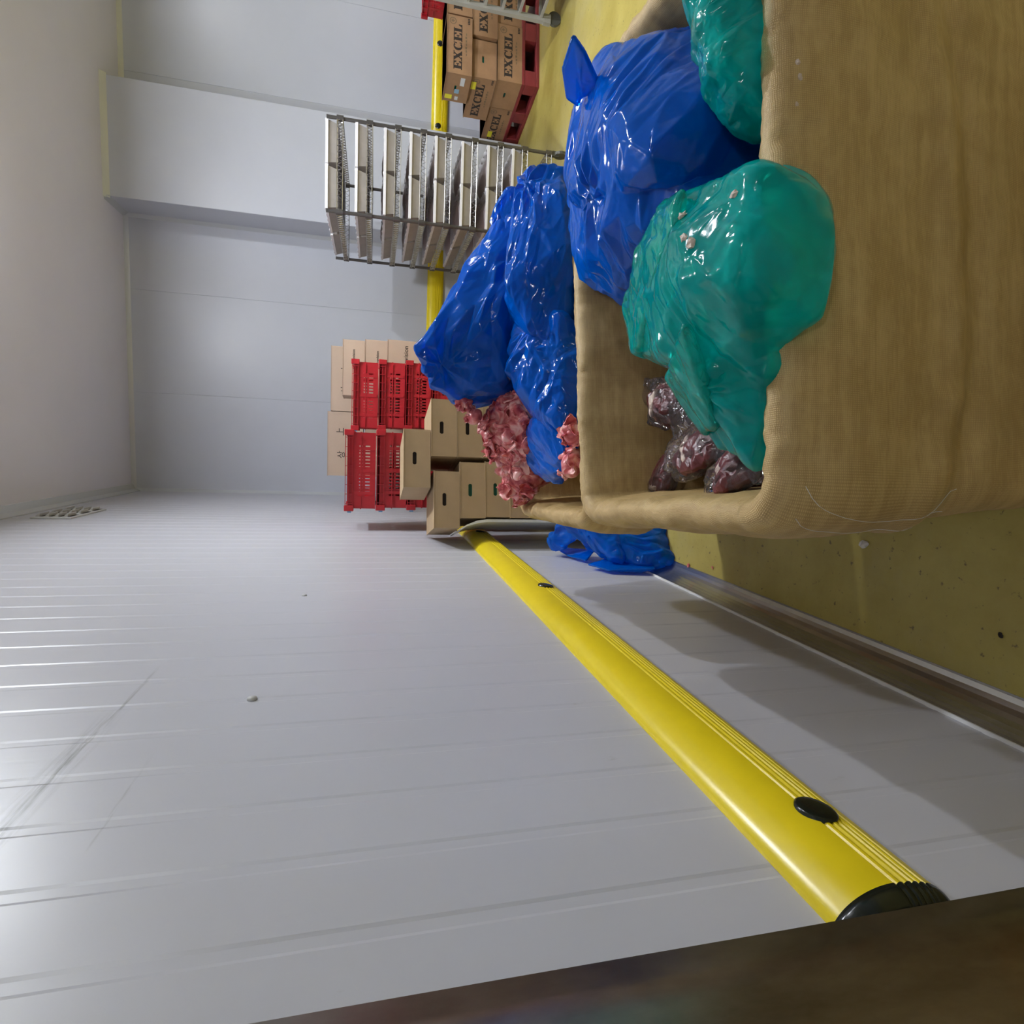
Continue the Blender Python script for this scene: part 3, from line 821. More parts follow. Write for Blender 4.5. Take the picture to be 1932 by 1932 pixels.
# pallet under them
pl = tag(empty('pallet', (org.x - 0.02, org.y - 0.02, 0), RZ), 'dark plastic pallet under the kraft carton stack', 'pallet')
mb = MB(); mb.box(0, 0.84, 0, 0.56, 0.18, 0.26); mb.build('deck', 'dark_joint', pl)
for k in range(3):
    mb = MB(); mb.box(0.02 + k * 0.33, 0.14 + k * 0.33, 0, 0.56, 0, 0.18); mb.build('runner', 'dark_joint', pl)
# white board on the left of the stack: upright, its top bent outwards
pts = [(-0.002, 0.27), (-0.002, 0.70), (-0.003, 0.92), (-0.012, 0.985), (-0.040, 1.055), (-0.066, 1.094)]
prof = [(x - 0.004, z) for x, z in pts] + [(x - 0.022 + 0.008 * (z > 1.0), z) for x, z in pts][::-1]
mb = MB(); mb.prism(prof, 'y', 0.0, 0.5)
bd = mb.build('white_board', 'poly_white', None); bd.location = org; bd.rotation_euler = (0, 0, RZ)
tag(bd, 'white plastic board standing against the left side of the kraft cartons, top bent outwards', 'board')

# plain pale cartons behind the crates
def pale(loc, dims, label, texts=(), rz=0.03):
    t = carton('carton', loc, rz, dims, 'carton_pale', label, None, None)
    for (s, size, x, z) in texts:
        text_mesh(s, size, 'print_black', t, (x, -0.0008, z), (math.pi / 2, 0, 0), 'lettering', bold=0.0006)
# rear stack (left)
pale((-0.36, 6.3, 1.76), (0.665, 0.42, 0.355), 'pale carton farther left of the rear stack, two black characters on its face', (('상', 0.085, 0.22, 0.215), ('上', 0.085, 0.46, 0.225)))
pale((0.312, 6.32, 1.745), (0.66, 0.42, 0.34), 'pale carton right of the rear stack, partly behind the crates', (('상', 0.085, 0.22, 0.20), ('上', 0.085, 0.44, 0.20)))
for k in range(4):
    for sx in (-0.36, 0.31):
        pale((sx, 6.3, 0.17 + k * 0.393 + 0.005), (0.655, 0.42, 0.385), 'pale carton %s row of the rear stack, %s side, hidden by the red crates' % (['bottom', 'second', 'third', 'fourth'][k], 'left' if sx < 0 else 'right'))
mb = MB(); mb.box(-0.38, 1.0, 6.3, 6.75, 0.02, 0.165); tag(mb.build('pallet', 'wood_pallet'), 'wooden pallet under the rear stack of pale cartons', 'pallet')
# front pair of stacks (right)
FX = 0.44; FY = 5.80
pale((FX, FY, 1.745), (0.52, 0.33, 0.20), 'pale carton on top of the front pile with one line of small print', (('Provision', 0.034, 0.37, 0.10),))
pale((FX + 0.02, FY, 1.535), (0.515, 0.33, 0.205), 'pale carton second from top of the front pile, small print', (('Provision', 0.034, 0.35, 0.09),))
pale((FX + 0.02, FY - 0.01, 1.205), (0.53, 0.33, 0.325), 'tall pale carton third from top of the front pile with a larger printed word', (('Provision', 0.060, 0.37, 0.15),))
pale((FX + 0.02, FY, 0.875), (0.51, 0.33, 0.325), 'tall pale carton fourth from top of the front pile, behind blue bag')
for k in range(2): pale((FX + 0.02, FY, 0.165 + k * 0.355), (0.51, 0.33, 0.35), 'pale carton %s the foot of the front pile, hidden behind the crates' % ('at' if k == 0 else 'just above'))
mb = MB(); mb.box(FX, FX + 0.55, FY, FY + 0.34, 0.02, 0.16); tag(mb.build('pallet', 'wood_pallet'), 'wooden pallet under the front pile of pale cartons', 'pallet')

# ------------------------------------------------------------------ red folding crates
def make_crate(W=0.595, D=0.395, H=0.226):
    t = empty('crate')
    body = MB()
    th = 0.012
    def side(put, L):
        # put(a0,a1,depth0,depth1,z0,z1): a along the side, depth outwards from the wall plane
        put(0.02, L - 0.02, 0, 0.010, 0.008, 0.042)
        put(0.02, L - 0.02, 0, 0.010, 0.080, 0.096)
        put(0.02, L - 0.02, 0, 0.010, 0.128, H - 0.058)
        put(0.02, 0.10, 0, 0.010, 0.042, 0.128); put(L - 0.10, L - 0.02, 0, 0.010, 0.042, 0.128)
        m = int((L - 0.20) / 0.026)
        for k in range(m + 1):
            a = 0.10 + (L - 0.20) * k / m
            if k < m:
                pass
            put(a - 0.0055, a + 0.0055, 0, 0.009, 0.040, 0.130)
        for a in (0.13, L / 2, L - 0.13): put(a - 0.012, a + 0.012, -0.004, 0.004, 0.01, H - 0.06)
        # vertical corrugation: slim ribs
        put(0.03, L - 0.03, -0.006, 0.0, 0.104, 0.112)
    side(lambda a0, a1, d0, d1, z0, z1: body.box(a0, a1, d0 + 0.012, d1 + 0.012, z0, z1), W)
    side(lambda a0, a1, d0, d1, z0, z1: body.box(a0, a1, D - d1 - 0.012, D - d0 - 0.012, z0, z1), W)
    side(lambda a0, a1, d0, d1, z0, z1: body.box(d0 + 0.012, d1 + 0.012, a0, a1, z0, z1), D)
    side(lambda a0, a1, d0, d1, z0, z1: body.box(W - d1 - 0.012, W - d0 - 0.012, a0, a1, z0, z1), D)
    body.box(0.012, W - 0.012, 0.012, D - 0.012, 0.0, 0.010)
    body.build('box_body', 'crate_red', t)
    rim = MB()
    z0, z1 = H - 0.060, H - 0.004
    for (x0, x1, y0, y1) in ((0, W, 0, 0.022), (0, W, D - 0.022, D), (0, 0.022, 0, D), (W - 0.022, W, 0, D)):
        rim.box(x0, x1, y0, y1, z0, z0 + 0.004); rim.box(x0, x1, y0, y1, z1 - 0.004, z1)
    rim.box(0.02, W - 0.02, 0.016, 0.020, z0, z1 - 0.02); rim.box(0.02, W - 0.02, D - 0.02, D - 0.016, z0, z1)
    rim.box(0.016, 0.020, 0.02, D - 0.02, z0, z1); rim.box(W - 0.02, W - 0.016, 0.02, D - 0.02, z0, z1)
    rim.box(0.02, W - 0.02, 0.002, 0.016, (z0 + z1) / 2 - 0.0015, (z0 + z1) / 2 + 0.0015)
    for k in range(8):
        a = 0.05 + (W - 0.10) * k / 7
        rim.box(a - 0.002, a + 0.002, 0.002, 0.018, z0, z1); rim.box(a - 0.002, a + 0.002, D - 0.018, D - 0.002, z0, z1)
    for k in range(5):
        a = 0.05 + (D - 0.10) * k / 4
        rim.box(0.002, 0.018, a - 0.002, a + 0.002, z0, z1); rim.box(W - 0.018, W - 0.002, a - 0.002, a + 0.002, z0, z1)
    rim.build('rim', 'crate_red', t)
    for (x, y) in ((0, 0), (W, 0), (0, D), (W, D)):
        sx = 1 if x == 0 else -1; sy = 1 if y == 0 else -1
        c = MB(); xx = sorted((x - sx * 0.008, x + sx * 0.035)); yy = sorted((y - sy * 0.004, y + sy * 0.03))
        c.box(*xx, *yy, z0 - 0.008, z1 + 0.006); c.build('corner_block', 'crate_red', t, bevel=0.004)
    l = MB(); l.box(-0.020, -0.008, 0.002, 0.024, z0 + 0.01, z0 + 0.038); l.build('latch', 'latch_blue', t)
    return t
crate0 = make_crate()
used = False
def crate_at(loc, rz, label, group=None, sc=1.0):
    global used
    o = crate0 if not used else dup(crate0)
    used = True
    o.location = loc; o.rotation_euler = (0, 0, rz); o.scale = (sc, sc, sc)
    o['label'] = label; o['category'] = 'crate'
    if group: o['group'] = group
    elif 'group' in o: del o['group']
    return o
names = ['topmost', 'second from the top', 'third from the top']
for k in range(7):
    z = 1.860 - 0.231 * (k + 1) + 0.004
    jx = [0, 0.008, 0.014, 0.01, 0, 0.005, 0][k]
    crate_at((-0.512 + jx, 4.46, z), 0.012, ('red slotted crate %s in the nearer left crate stack' % names[k]) if k < 3 else
             'red slotted crate, level %s above the pallet of the nearer left stack' % ['four', 'three', 'two', 'one'][k - 3])
for k in range(7):
    z = 1.846 - 0.231 * (k + 1) + 0.004
    jx = [0, 0.012, 0.022, 0.02, 0.01, 0.01, 0][k]
    crate_at((0.108 + jx, 5.26, z), -0.012, ('red slotted crate %s in the farther right crate stack' % names[k]) if k < 3 else
             ('red slotted crate fourth from the top in the farther stack beside the blue bag' if k == 3 else
              'red slotted crate, level %s above the pallet of the farther stack' % ['three', 'two', 'one'][k - 4]))
for (x, y, lab) in ((-0.51, 4.46, 'red plastic pallet under the nearer crate stack'), (0.12, 5.26, 'red plastic pallet under the farther crate stack')):
    p_ = tag(empty('pallet', (x, y, 0)), lab, 'pallet')
    mb = MB(); mb.box(0, 0.6, 0, 0.4, 0.14, 0.215); mb.build('deck', 'pallet_red', p_)
    for k in range(3):
        mb = MB(); mb.box(0.0 + k * 0.25, 0.1 + k * 0.25, 0, 0.4, 0, 0.14); mb.build('runner', 'pallet_red', p_)

# ------------------------------------------------------------------ wire rack with trays
RX0, RX1, RY0, RY1 = 1.895, 2.625, 5.25, 6.52
RW, RD = RX1 - RX0, RY1 - RY0
rack = tag(empty('wire_rack', (RX0, RY0, 0)), 'chrome wire shelving rack full of lined grey trays before the back wall', 'rack')
posts = []
for (x, y) in ((0, 0), (RW, 0), (0, RD), (RW, RD)):
    mb = MB(); mb.tube([(x, y, 0.13), (x, y, 2.055)], 0.0145, 12)
    k = 0
    mb.tube([(x, y, 2.05), (x, y, 2.06)], 0.0155, 12)
    mb.build('post', 'dark_metal', rack, smooth=False)
    mb = MB(); mb.tube([(x - 0.012, y, 0.06), (x + 0.012, y, 0.06)], 0.058, 16); mb.box(x - 0.022, x + 0.022, y - 0.015, y + 0.015, 0.075, 0.135)
    mb.build('caster', 'caster_rubber', rack)
ZS = [1.953, 1.717, 1.486, 1.274, 1.062, 0.834, 0.608, 0.388, 0.168]
mb = MB()
def truss(p0, p1):
    p0 = Vector(p0); p1 = Vector(p1); up = Vector((0, 0, 0.023))
    mb.tube([p0 + up, p1 + up], 0.0035, 5); mb.tube([p0 - up, p1 - up], 0.0035, 5)
    L = (p1 - p0).length; m = max(4, int(L / 0.048)); pts = []
    for k in range(m * 2 + 1):
        pts.append(p0 + (p1 - p0) * (k / (m * 2)) + up * (0.9 if k % 2 else -0.9))
    mb.tube(pts, 0.0040, 4)
truss((0, -0.016, 0), (RW, -0.016, 0)); truss((0, RD, 0), (RW, RD, 0)); truss((-0.014, 0, 0), (-0.014, RD, 0)); truss((RW, 0, 0), (RW, RD, 0))
for k in range(1, 22):
    x = RW * k / 22; mb.tube([(x, 0, 0.013), (x, RD, 0.013)], 0.0022, 4)
for y in (RD * 0.33, RD * 0.66): mb.tube([(0, y, 0.006), (RW, y, 0.006)], 0.003, 4)
sh = mb.build('wire_shelf', 'chrome', rack); sh.location = (0, 0, ZS[0])
for z in ZS[1:]:
    c = sh.copy(); COL.objects.link(c); c.location = (0, 0, z)
mb = MB(); mb.tube([(0, 0, -0.027), (0, 0, 0.027)], 0.0245, 12)
co = mb.build('collar', 'dark_metal', rack); co.location = (0, 0, ZS[0])
for z in ZS:
    for (x, y) in ((0, 0), (RW, 0), (0, RD), (RW, RD)):
        if z == ZS[0] and x == 0 and y == 0: continue
        c = co.copy(); COL.objects.link(c); c.location = (x, y, z)
# trays
def tray_proto():
    t = empty('meat_tray')
    W, D, H = 0.335, 0.60, 0.085; tp = 0.02; mb = MB()
    o = [(tp, tp), (W - tp, tp), (W - tp, D - tp), (tp, D - tp)]; O = [(0, 0), (W, 0), (W, D), (0, D)]
    th = 0.006
    def ringv(c, z, off):
        s = [(1, 1), (-1, 1), (-1, -1), (1, -1)]
        return [(c[i][0] + s[i][0] * off, c[i][1] + s[i][1] * off, z) for i in range(4)]
    vs = ringv(o, 0, 0) + ringv(O, H, 0) + ringv(O, H, th) + ringv(o, 0.006, th)
    fs = [(3, 2, 1, 0)]
    for L in range(3):
        for i in range(4): fs.append((L * 4 + i, L * 4 + (i + 1) % 4, L * 4 + 4 + (i + 1) % 4, L * 4 + 4 + i))
    fs.append((12, 13, 14, 15)); mb.add(vs, fs); mb.build('tray_body', 'tray_grey', t)
    # paper liner: folds over the rim as a white edge, sags inside
    nu, nv = 15, 25; v = []
    for j in range(nv):
        for i in range(nu):
            a = i / (nu - 1); b = j / (nv - 1); ed = min(a, 1 - a) * W; eb = min(b, 1 - b) * D; e = min(ed, eb)
            z = H + 0.014 - 0.05 * min(1, e / 0.05)
            z += 0.010 * math.sin(a * 9 + b * 5) * min(1, e / 0.03) + 0.005 * math.sin(b * 31)
            v.append((-0.004 + a * (W + 0.008), -0.004 + b * (D + 0.008), z))
    ln = mesh_obj('paper_liner', v, grid_faces(nu, nv), 'paper_white', t)
    so = ln.modifiers.new('t', 'SOLIDIFY'); so.thickness = 0.004
    mb = MB(); 
    for (x0, x1, y0, y1) in ((-0.006, W + 0.006, -0.006, 0.0), (-0.006, W + 0.006, D, D + 0.006), (-0.006, 0, 0, D), (W, W + 0.006, 0, D)):
        mb.box(x0, x1, y0, y1, H - 0.008, H + 0.010)
    mb.build('rim_edge', 'paper_white', t)
    # cut of meat bundle wrapped in paper
    v_, nr_, f_ = blob([('e', (W / 2, D / 2, 0.055), (W * 0.42, D * 0.44, 0.05))], 0.025, 2)
    v_ = v_ + nr_ * (crumple(v_, 3, 0.12) * 0.02)[:, None]; v_[:, 2] = np.maximum(v_[:, 2], 0.012)
    mesh_obj('wrapped_load', v_, f_, 'paper_pink', t)
    return t
tr0 = tray_proto(); tused = False
ordn = ['top', 'second', 'third', 'fourth', 'fifth', 'sixth', 'seventh', 'eighth']
rs = random.Random(4)
for si, z in enumerate(ZS[:8]):
    for (ix, cxn) in ((0, 'left'), (1, 'right')):
        for (iy, cyn) in ((0, 'front'), (1, 'rear')):
            o = tr0 if not tused else dup(tr0); tused = True
            o.location = (RX0 + 0.025 + ix * 0.352 + rs.uniform(-.006, .006), RY0 + (0.004 if iy == 0 else 0.645) + rs.uniform(-.008, .008), z + 0.0165)
            o.rotation_euler = (0, 0, rs.uniform(-.015, .015))
            sz = 'shelf' if si else 'shelf'
            tag(o, 'grey lined tray at the %s %s of the %s shelf of the wire rack' % (cyn, cxn, ordn[si]), 'tray', 'lined grey trays on the wire rack')

# ------------------------------------------------------------------ pallet of printed cartons
def poly_print(parent, polys, mat, origin, sx, rot=0.0, name='lettering', wide=1.0):
    """flat print from polygons in (u,v); placed on the face, 1 mm proud"""
    mb = MB()
    for pg in polys:
        n_ = len(pg)
        vs = [(u * sx * wide, 0, v_ * sx) for u, v_ in pg]
        mb.add(vs, [tuple(range(n_))])
    o = mb.build(name, mat, parent)
    o.location = origin; o.rotation_euler = (0, 0, rot)
    return o
def arc_poly(cx, cy, r0x, r0y, r1x, r1y, a0, a1, n_=14):
    out = []
    for k in range(n_):
        t0 = a0 + (a1 - a0) * k / n_; t1 = a0 + (a1 - a0) * (k + 1) / n_
        out.append([(cx + r0x * math.cos(t0), cy + r0y * math.sin(t0)), (cx + r1x * math.cos(t0), cy + r1y * math.sin(t0)),
                    (cx + r1x * math.cos(t1), cy + r1y * math.sin(t1)), (cx + r0x * math.cos(t1), cy + r0y * math.sin(t1))])
    return out
def R_(x0, x1, y0, y1): return [(x0, y0), (x1, y0), (x1, y1), (x0, y1)]
def slab_letters(word):
    """heavy slab-serif capitals, height 1"""
    out = []; x = 0.0
    for ch in word:
        g = []; wch = 0.9
        if ch == 'E':
            g = [R_(0, .5, 0, .10), R_(0, .9, 0, .10), R_(0, .9, .90, 1), R_(.12, .42, .1, .9), R_(.42, .58, .44, .56), R_(.56, .66, .32, .68),
                 [(.66, .1), (.9, .1), (.9, .36), (.8, .36)], [(.66, .9), (.8, .64), (.9, .64), (.9, .9)]]
        elif ch == 'X':
            wch = 1.05
            g = [R_(0, .46, .90, 1), R_(.60, 1.05, .90, 1), R_(0, .42, 0, .10), R_(.55, 1.05, 0, .10),
                 [(.08, .9), (.42, .9), (.98, .1), (.62, .1)], [(.72, .9), (.88, .9), (.62, .52), (.52, .60)], [(.16, .1), (.32, .1), (.55, .42), (.45, .50)]]
        elif ch == 'C':
            wch = 0.92
            g = arc_poly(.46, .5, .18, .38, .46, .52, math.radians(48), math.radians(312), 18)
            g += [[(.70, .62), (.86, .62), (.86, 1.0), (.78, 1.0)], R_(.78, .86, 0.02, .30)]
        elif ch == 'L':
            wch = .88
            g = [R_(0, .52, .90, 1), R_(.12, .42, .1, .9), R_(0, .88, 0, .10), [(.62, .1), (.88, .1), (.88, .42), (.78, .42)]]
        out += [[(u + x, v_) for u, v_ in pg] for pg in g]; x += wch + 0.04
    return out, x
EX, EXW = slab_letters('EXCEL')
PR = math.radians(8)
pe1 = Vector((math.cos(PR), math.sin(PR), 0)); pe2 = Vector((-math.sin(PR), math.cos(PR), 0))
po = Vector((3.80, 6.33, 0))
pal = tag(empty('pallet', po, PR), 'dark red plastic pallet carrying brown printed cartons by the back wall', 'pallet')
# pallet: two deck slabs with fork openings
mb = MB(); mb.box(0, 1.15, 0, 1.0, 0.155, 0.19); mb.build('deck', 'pallet_red', pal, bevel=0.006)
mb = MB(); mb.box(0, 1.15, 0, 1.0, 0.0, 0.035); mb.build('base', 'pallet_red', pal, bevel=0.006)
for (bx0, bx1) in ((0, 0.16), (0.48, 0.67), (0.99, 1.15)):
    for (by0, by1) in ((0, 0.14), (0.42, 0.58), (0.86, 1.0)):
        mb = MB(); mb.box(bx0, bx1, by0, by1, 0.035, 0.155); mb.build('block', 'pallet_red', pal, bevel=0.004)
BH = 0.262
def excel_box(ex, ey, z, along, label, front='print', left='hole', jig=0.0, stickers=()):
    """ex,ey offsets on the pallet; along='x': long side faces front; 'y': long side faces left"""
    p = po + pe1 * ex + pe2 * ey
    L, D = 0.60, 0.40
    t = tag(empty('carton', (p.x, p.y, z), PR + jig), label, 'carton', 'brown printed cartons on the red pallet')
    def long_face(org_, rot):
        s = 0.40 / EXW
        q = empty  # placement helper not needed
        a = Vector((math.cos(rot), math.sin(rot), 0))
        nrm = Vector((math.sin(rot), -math.cos(rot), 0))
        o_ = Vector(org_) + a * 0.045 + nrm * 0.0012 + Vector((0, 0, 0.105))
        poly_print(t, EX, 'print_black', o_, s * 1.05, rot, wide=1.12)
        o2 = Vector(org_) + a * 0.20 + nrm * 0.0012 + Vector((0, 0, 0.055))
        poly_print(t, [R_(k * 0.035, k * 0.035 + 0.024, 0, 0.010 + 0.004 * ((k * 7) % 3)) for k in range(7)], 'print_faint', o2, 1.0, rot, 'small_print')
        o3 = Vector(org_) + a * 0.54 + nrm * 0.0012 + Vector((0, 0, 0.20))
        em = arc_poly(0, 0, .028, .028, .036, .036, 0, 2 * math.pi, 16) + [R_(-.018, .018, -.004, .004), R_(-.004, .004, -.018, .018), R_(-.012, .012, .008, .013)]
        poly_print(t, em, 'print_faint', o3, 1.0, rot, 'round_emblem')
        o4 = Vector(org_) + a * 0.53 + nrm * 0.0012 + Vector((0, 0, 0.025))
        poly_print(t, [R_(k * 0.016, k * 0.016 + 0.011, 0, 0.022) for k in range(4)], 'print_black', o4, 1.0, rot, 'printed_code')
    if along == 'x':
        # body: front is the long face; left end has the hand hole
        body = carton_mesh(D, L, BH, True, hw=0.075, hh=0.024, hz=0.55).build('box_body', ['carton_brown', 'hole_green'], t)
        body.location = (0, D, 0); body.rotation_euler = (0, 0, -math.pi / 2)
        long_face((0, 0, 0), 0)
        mb = MB(); mb.box(-0.005, L + 0.005, -0.005, D + 0.005, BH - 0.006, BH); mb.build('lid', 'carton_brown', t)
        # lid flap printed corner
    else:
        body = carton_mesh(D, L, BH, True, hw=0.075, hh=0.024, hz=0.55).build('box_body', ['carton_brown', 'hole_green'], t)
        long_face((0, L, 0), -math.pi / 2)
        mb = MB(); mb.box(-0.005, D + 0.005, -0.005, L + 0.005, BH - 0.006, BH); mb.build('lid', 'carton_brown', t)
    for (face, a, z_, w_, h_, mat) in stickers:
        mb = MB()
        if face == 'left':
            mb.box(-0.0025, -0.0012, a - w_ / 2, a + w_ / 2, z_, z_ + h_)
        else:
            mb.box(a - w_ / 2, a + w_ / 2, -0.0025, -0.0012, z_, z_ + h_)
        mb.build('label_sticker', mat, t)
    return t
L1, L2, L3 = 0.19, 0.19 + BH + 0.004, 0.19 + 2 * BH + 0.008
excel_box(0.0, 0.0, L1, 'x', 'brown printed carton at the bottom front corner of the red pallet')
excel_box(0.01, 0.42, L1, 'y', 'brown printed carton at the bottom rear of the red pallet, yellow sticker', stickers=(('left', 0.43, 0.15, 0.10, 0.05, 'label_yellow'),))
excel_box(0.62, 0.02, L1, 'x', 'brown printed carton at the bottom of the red pallet behind the grey cart')
excel_box(0.0, 0.02, L2, 'y', 'brown printed carton in the middle layer with yellow sticker, hand hole facing front', jig=0.01, stickers=(('left', 0.12, 0.20, 0.10, 0.05, 'label_yellow'),))
excel_box(0.425, 0.0, L2, 'x', 'brown printed carton in the middle layer behind the grey cart')
excel_box(-0.03, -0.01, L3, 'x', 'brown printed carton in the top layer with white, blue and yellow stickers', jig=-0.01,
          stickers=(('left', 0.10, 0.06, 0.11, 0.045, 'label_white'), ('left', 0.24, 0.10, 0.06, 0.05, 'label_blue'), ('left', 0.33, 0.165, 0.06, 0.075, 'label_yellow'), ('left', 0.34, 0.10, 0.05, 0.035, 'label_white')))
# red crate on top
excel_box(0.60, 0.0, L3, 'x', 'brown printed carton in the top layer under the single red crate')
p = po + pe1 * 0.85 + pe2 * 0.02
crate_at((p.x, p.y, 0.19 + 3 * BH + 0.012), PR, 'single red crate resting on top of the brown printed cartons')

# grey cart at the right edge
ct = tag(empty('cart', (3.995, 5.20, 0), 0.04), 'grey metal cart with slatted shelves on casters at the far right', 'cart')
for (x, y) in ((0, 0), (0.62, 0), (0, 0.45), (0.62, 0.45)):
    mb = MB(); mb.box(x - 0.021, x + 0.021, y - 0.021, y + 0.021, 0.17, 1.5); mb.build('post', 'cart_grey', ct)
    mb = MB(); mb.tube([(x + 0.03, y - 0.014, 0.062), (x + 0.03, y + 0.014, 0.062)], 0.062, 16); mb.build('caster', 'caster_rubber', ct)
    mb = MB(); mb.box(x - 0.03, x + 0.05, y - 0.022, y + 0.022, 0.10, 0.17); mb.build('caster_fork', 'cart_grey', ct)
for z in (0.195, 0.40, 0.56, 0.72, 0.88, 1.04, 1.2, 1.36):
    for y in (0, 0.45):
        mb = MB(); mb.box(0.02, 0.60, y - 0.012, y + 0.012, z - 0.015, z + 0.015); mb.build('rail', 'cart_grey', ct)
    mb = MB(); mb.box(0.0, 0.012, 0.02, 0.43, z - 0.012, z + 0.012); mb.build('rail', 'cart_grey', ct)
    mb = MB(); mb.box(0.02, 0.60, 0.03, 0.42, z - 0.006, z + 0.0); mb.build('shelf', 'dark_metal', ct)

# ------------------------------------------------------------------ plastic bags
def bag(name, label, cat, prims, film, amp, scale, seed, axis=None, contents='frozen_contents', shrink=0.012, tie=None,
        voxel=0.011, group=None, inner=None, sm=3, facets=1100, fine=0.003):
    t = bag_mesh(name, prims, film, amp, scale, seed, axis, voxel=voxel, tie=tie, sm=sm, facets=facets, fine=fine)
    tag(t, label, cat, group)
    if contents:
        bag_mesh('bag_contents', inner or prims, contents, 0.02, 0.13, seed + 3, None, voxel=0.02, shrink=shrink + 0.014, sm=6, parent=t)
    return t
# --- nearest bin
b1 = bag('plastic_bag', 'big blue bag slumped in the back right of the nearest bin', 'bag',
    [('h', [(1.03, 1.57, 1.05), (0.93, 1.36, 1.03), (1.02, 1.78, 1.03), (0.87, 1.86, 1.02), (0.74, 1.30, 1.12), (0.60, 1.15, 1.10), (0.66, 1.14, 1.04),
            (0.9, 1.15, 0.80), (0.9, 1.75, 0.75), (0.6, 1.2, 0.75), (0.75, 1.7, 1.07)], 0.03),
     ('h', [(0.82, 1.87, 1.02), (0.56, 1.79, 0.99), (0.48, 1.69, 0.93), (0.46, 1.56, 0.88), (0.51, 1.27, 1.05), (0.50, 1.12, 0.98),
            (0.56, 1.40, 1.07), (0.7, 1.3, 1.08), (0.7, 1.2, 0.75), (0.50, 1.6, 0.75), (0.8, 1.7, 0.75)], 0.025)],
    'blue_film', 0.026, 0.22, 2, (0.8, -0.3, -0.3), tie=((0.66, 1.50, 1.12), 0.10, 9, 0.018), facets=1300)
# twisted handle loop sticking up
lv, ln_, lf = blob([('h', [(0.930, 1.50, 1.10), (0.955, 1.43, 1.17), (0.975, 1.42, 1.20), (0.935, 1.56, 1.13)], 0.008),
                    ('h', [(0.975, 1.42, 1.20), (0.955, 1.50, 1.195), (0.935, 1.57, 1.16), (0.925, 1.575, 1.13)], 0.009)], 0.004, 4)
mesh_obj('bag_handle', lv, lf, 'blue_film_thin', b1)
bag('plastic_bag', 'teal bag at the right of the nearest bin beside the big blue bag', 'bag',
    [('h', [(0.86, 1.06, 1.07), (0.77, 1.07, 1.04), (0.70, 1.06, 1.02), (0.63, 1.02, 0.97), (0.63, 0.99, 0.95), (0.76, 0.98, 1.0), (0.70, 0.99, 1.06),
            (0.95, 1.06, 1.07), (0.98, 1.10, 0.8), (0.66, 1.08, 0.8), (0.70, 1.0, 0.8)], 0.025)],
    'teal_film', 0.018, 0.16, 5, (0.5, 0.2, -0.8), contents='pale_contents', facets=700)
t1 = bag('plastic_bag', 'large teal bag bulging over the front rim of the nearest bin', 'bag',
    [('h', [(0.49, 1.10, 1.06), (0.46, 0.94, 1.08), (0.44, 0.84, 1.07), (0.40, 0.80, 1.03), (0.345, 0.785, 1.0), (0.285, 0.79, 0.99), (0.23, 0.80, 0.99),
            (0.26, 1.36, 1.0), (0.355, 1.36, 1.03), (0.44, 1.24, 1.06), (0.27, 0.80, 1.12), (0.30, 0.92, 1.13), (0.21, 1.24, 0.98), (0.2, 1.1, 1.07),
            (0.42, 1.0, 0.88), (0.2, 1.05, 0.86), (0.17, 0.86, 1.04)], 0.012), ('e', (0.335, 0.93, 1.035), (0.135, 0.155, 0.10), (0.25, 0, 0.1)),
     ('h', [(0.17, 0.85, 1.02), (0.19, 1.20, 0.98), (0.05, 0.90, 0.98), (0.035, 1.03, 0.96), (-0.005, 0.91, 0.98), (0.09, 1.14, 0.95), (0.15, 0.95, 1.06),
            (0.05, 1.0, 0.80), (0.15, 1.1, 0.82), (0.03, 0.92, 0.90)], 0.012)],
    'teal_film', 0.016, 0.15, 9, (0.7, 0.5, 0.3), contents='pale_contents', tie=((0.10, 0.95, 1.08), 0.08, 10, 0.012), voxel=0.007, facets=2600, fine=0.002, sm=6,
    inner=[('e', (0.33, 0.92, 1.01), (0.10, 0.10, 0.075), (0.2, 0, 0.1)), ('e', (0.2, 1.05, 0.96), (0.09, 0.13, 0.06)), ('e', (0.08, 1.0, 0.92), (0.06, 0.07, 0.07))])
def flap2(parent, pts_, mat, r_, seed, amp=0.010):
    v_, n_, f_ = blob([('h', pts_, r_)], 0.006, 2)
    v_ = v_ + n_ * (crumple(v_, seed, 0.10, (0.6, 0.6, 0.2)) * amp * 2)[:, None]
    return mesh_obj('loose_fold', v_, f_, mat, parent)
flap2(t1, [(0.26, 1.37, 1.02), (0.36, 1.37, 1.045), (0.45, 1.25, 1.075), (0.50, 1.12, 1.085), (0.47, 1.00, 1.115), (0.40, 1.00, 1.13), (0.24, 1.27, 1.055), (0.24, 1.33, 1.0), (0.40, 1.22, 1.0)], 'teal_film_thin', 0.006, 3)
flap2(t1, [(0.16, 1.10, 1.06), (0.22, 0.93, 1.125), (0.06, 0.96, 1.035), (0.05, 1.08, 0.985), (0.17, 1.18, 1.01)], 'teal_film_thin', 0.006, 8)
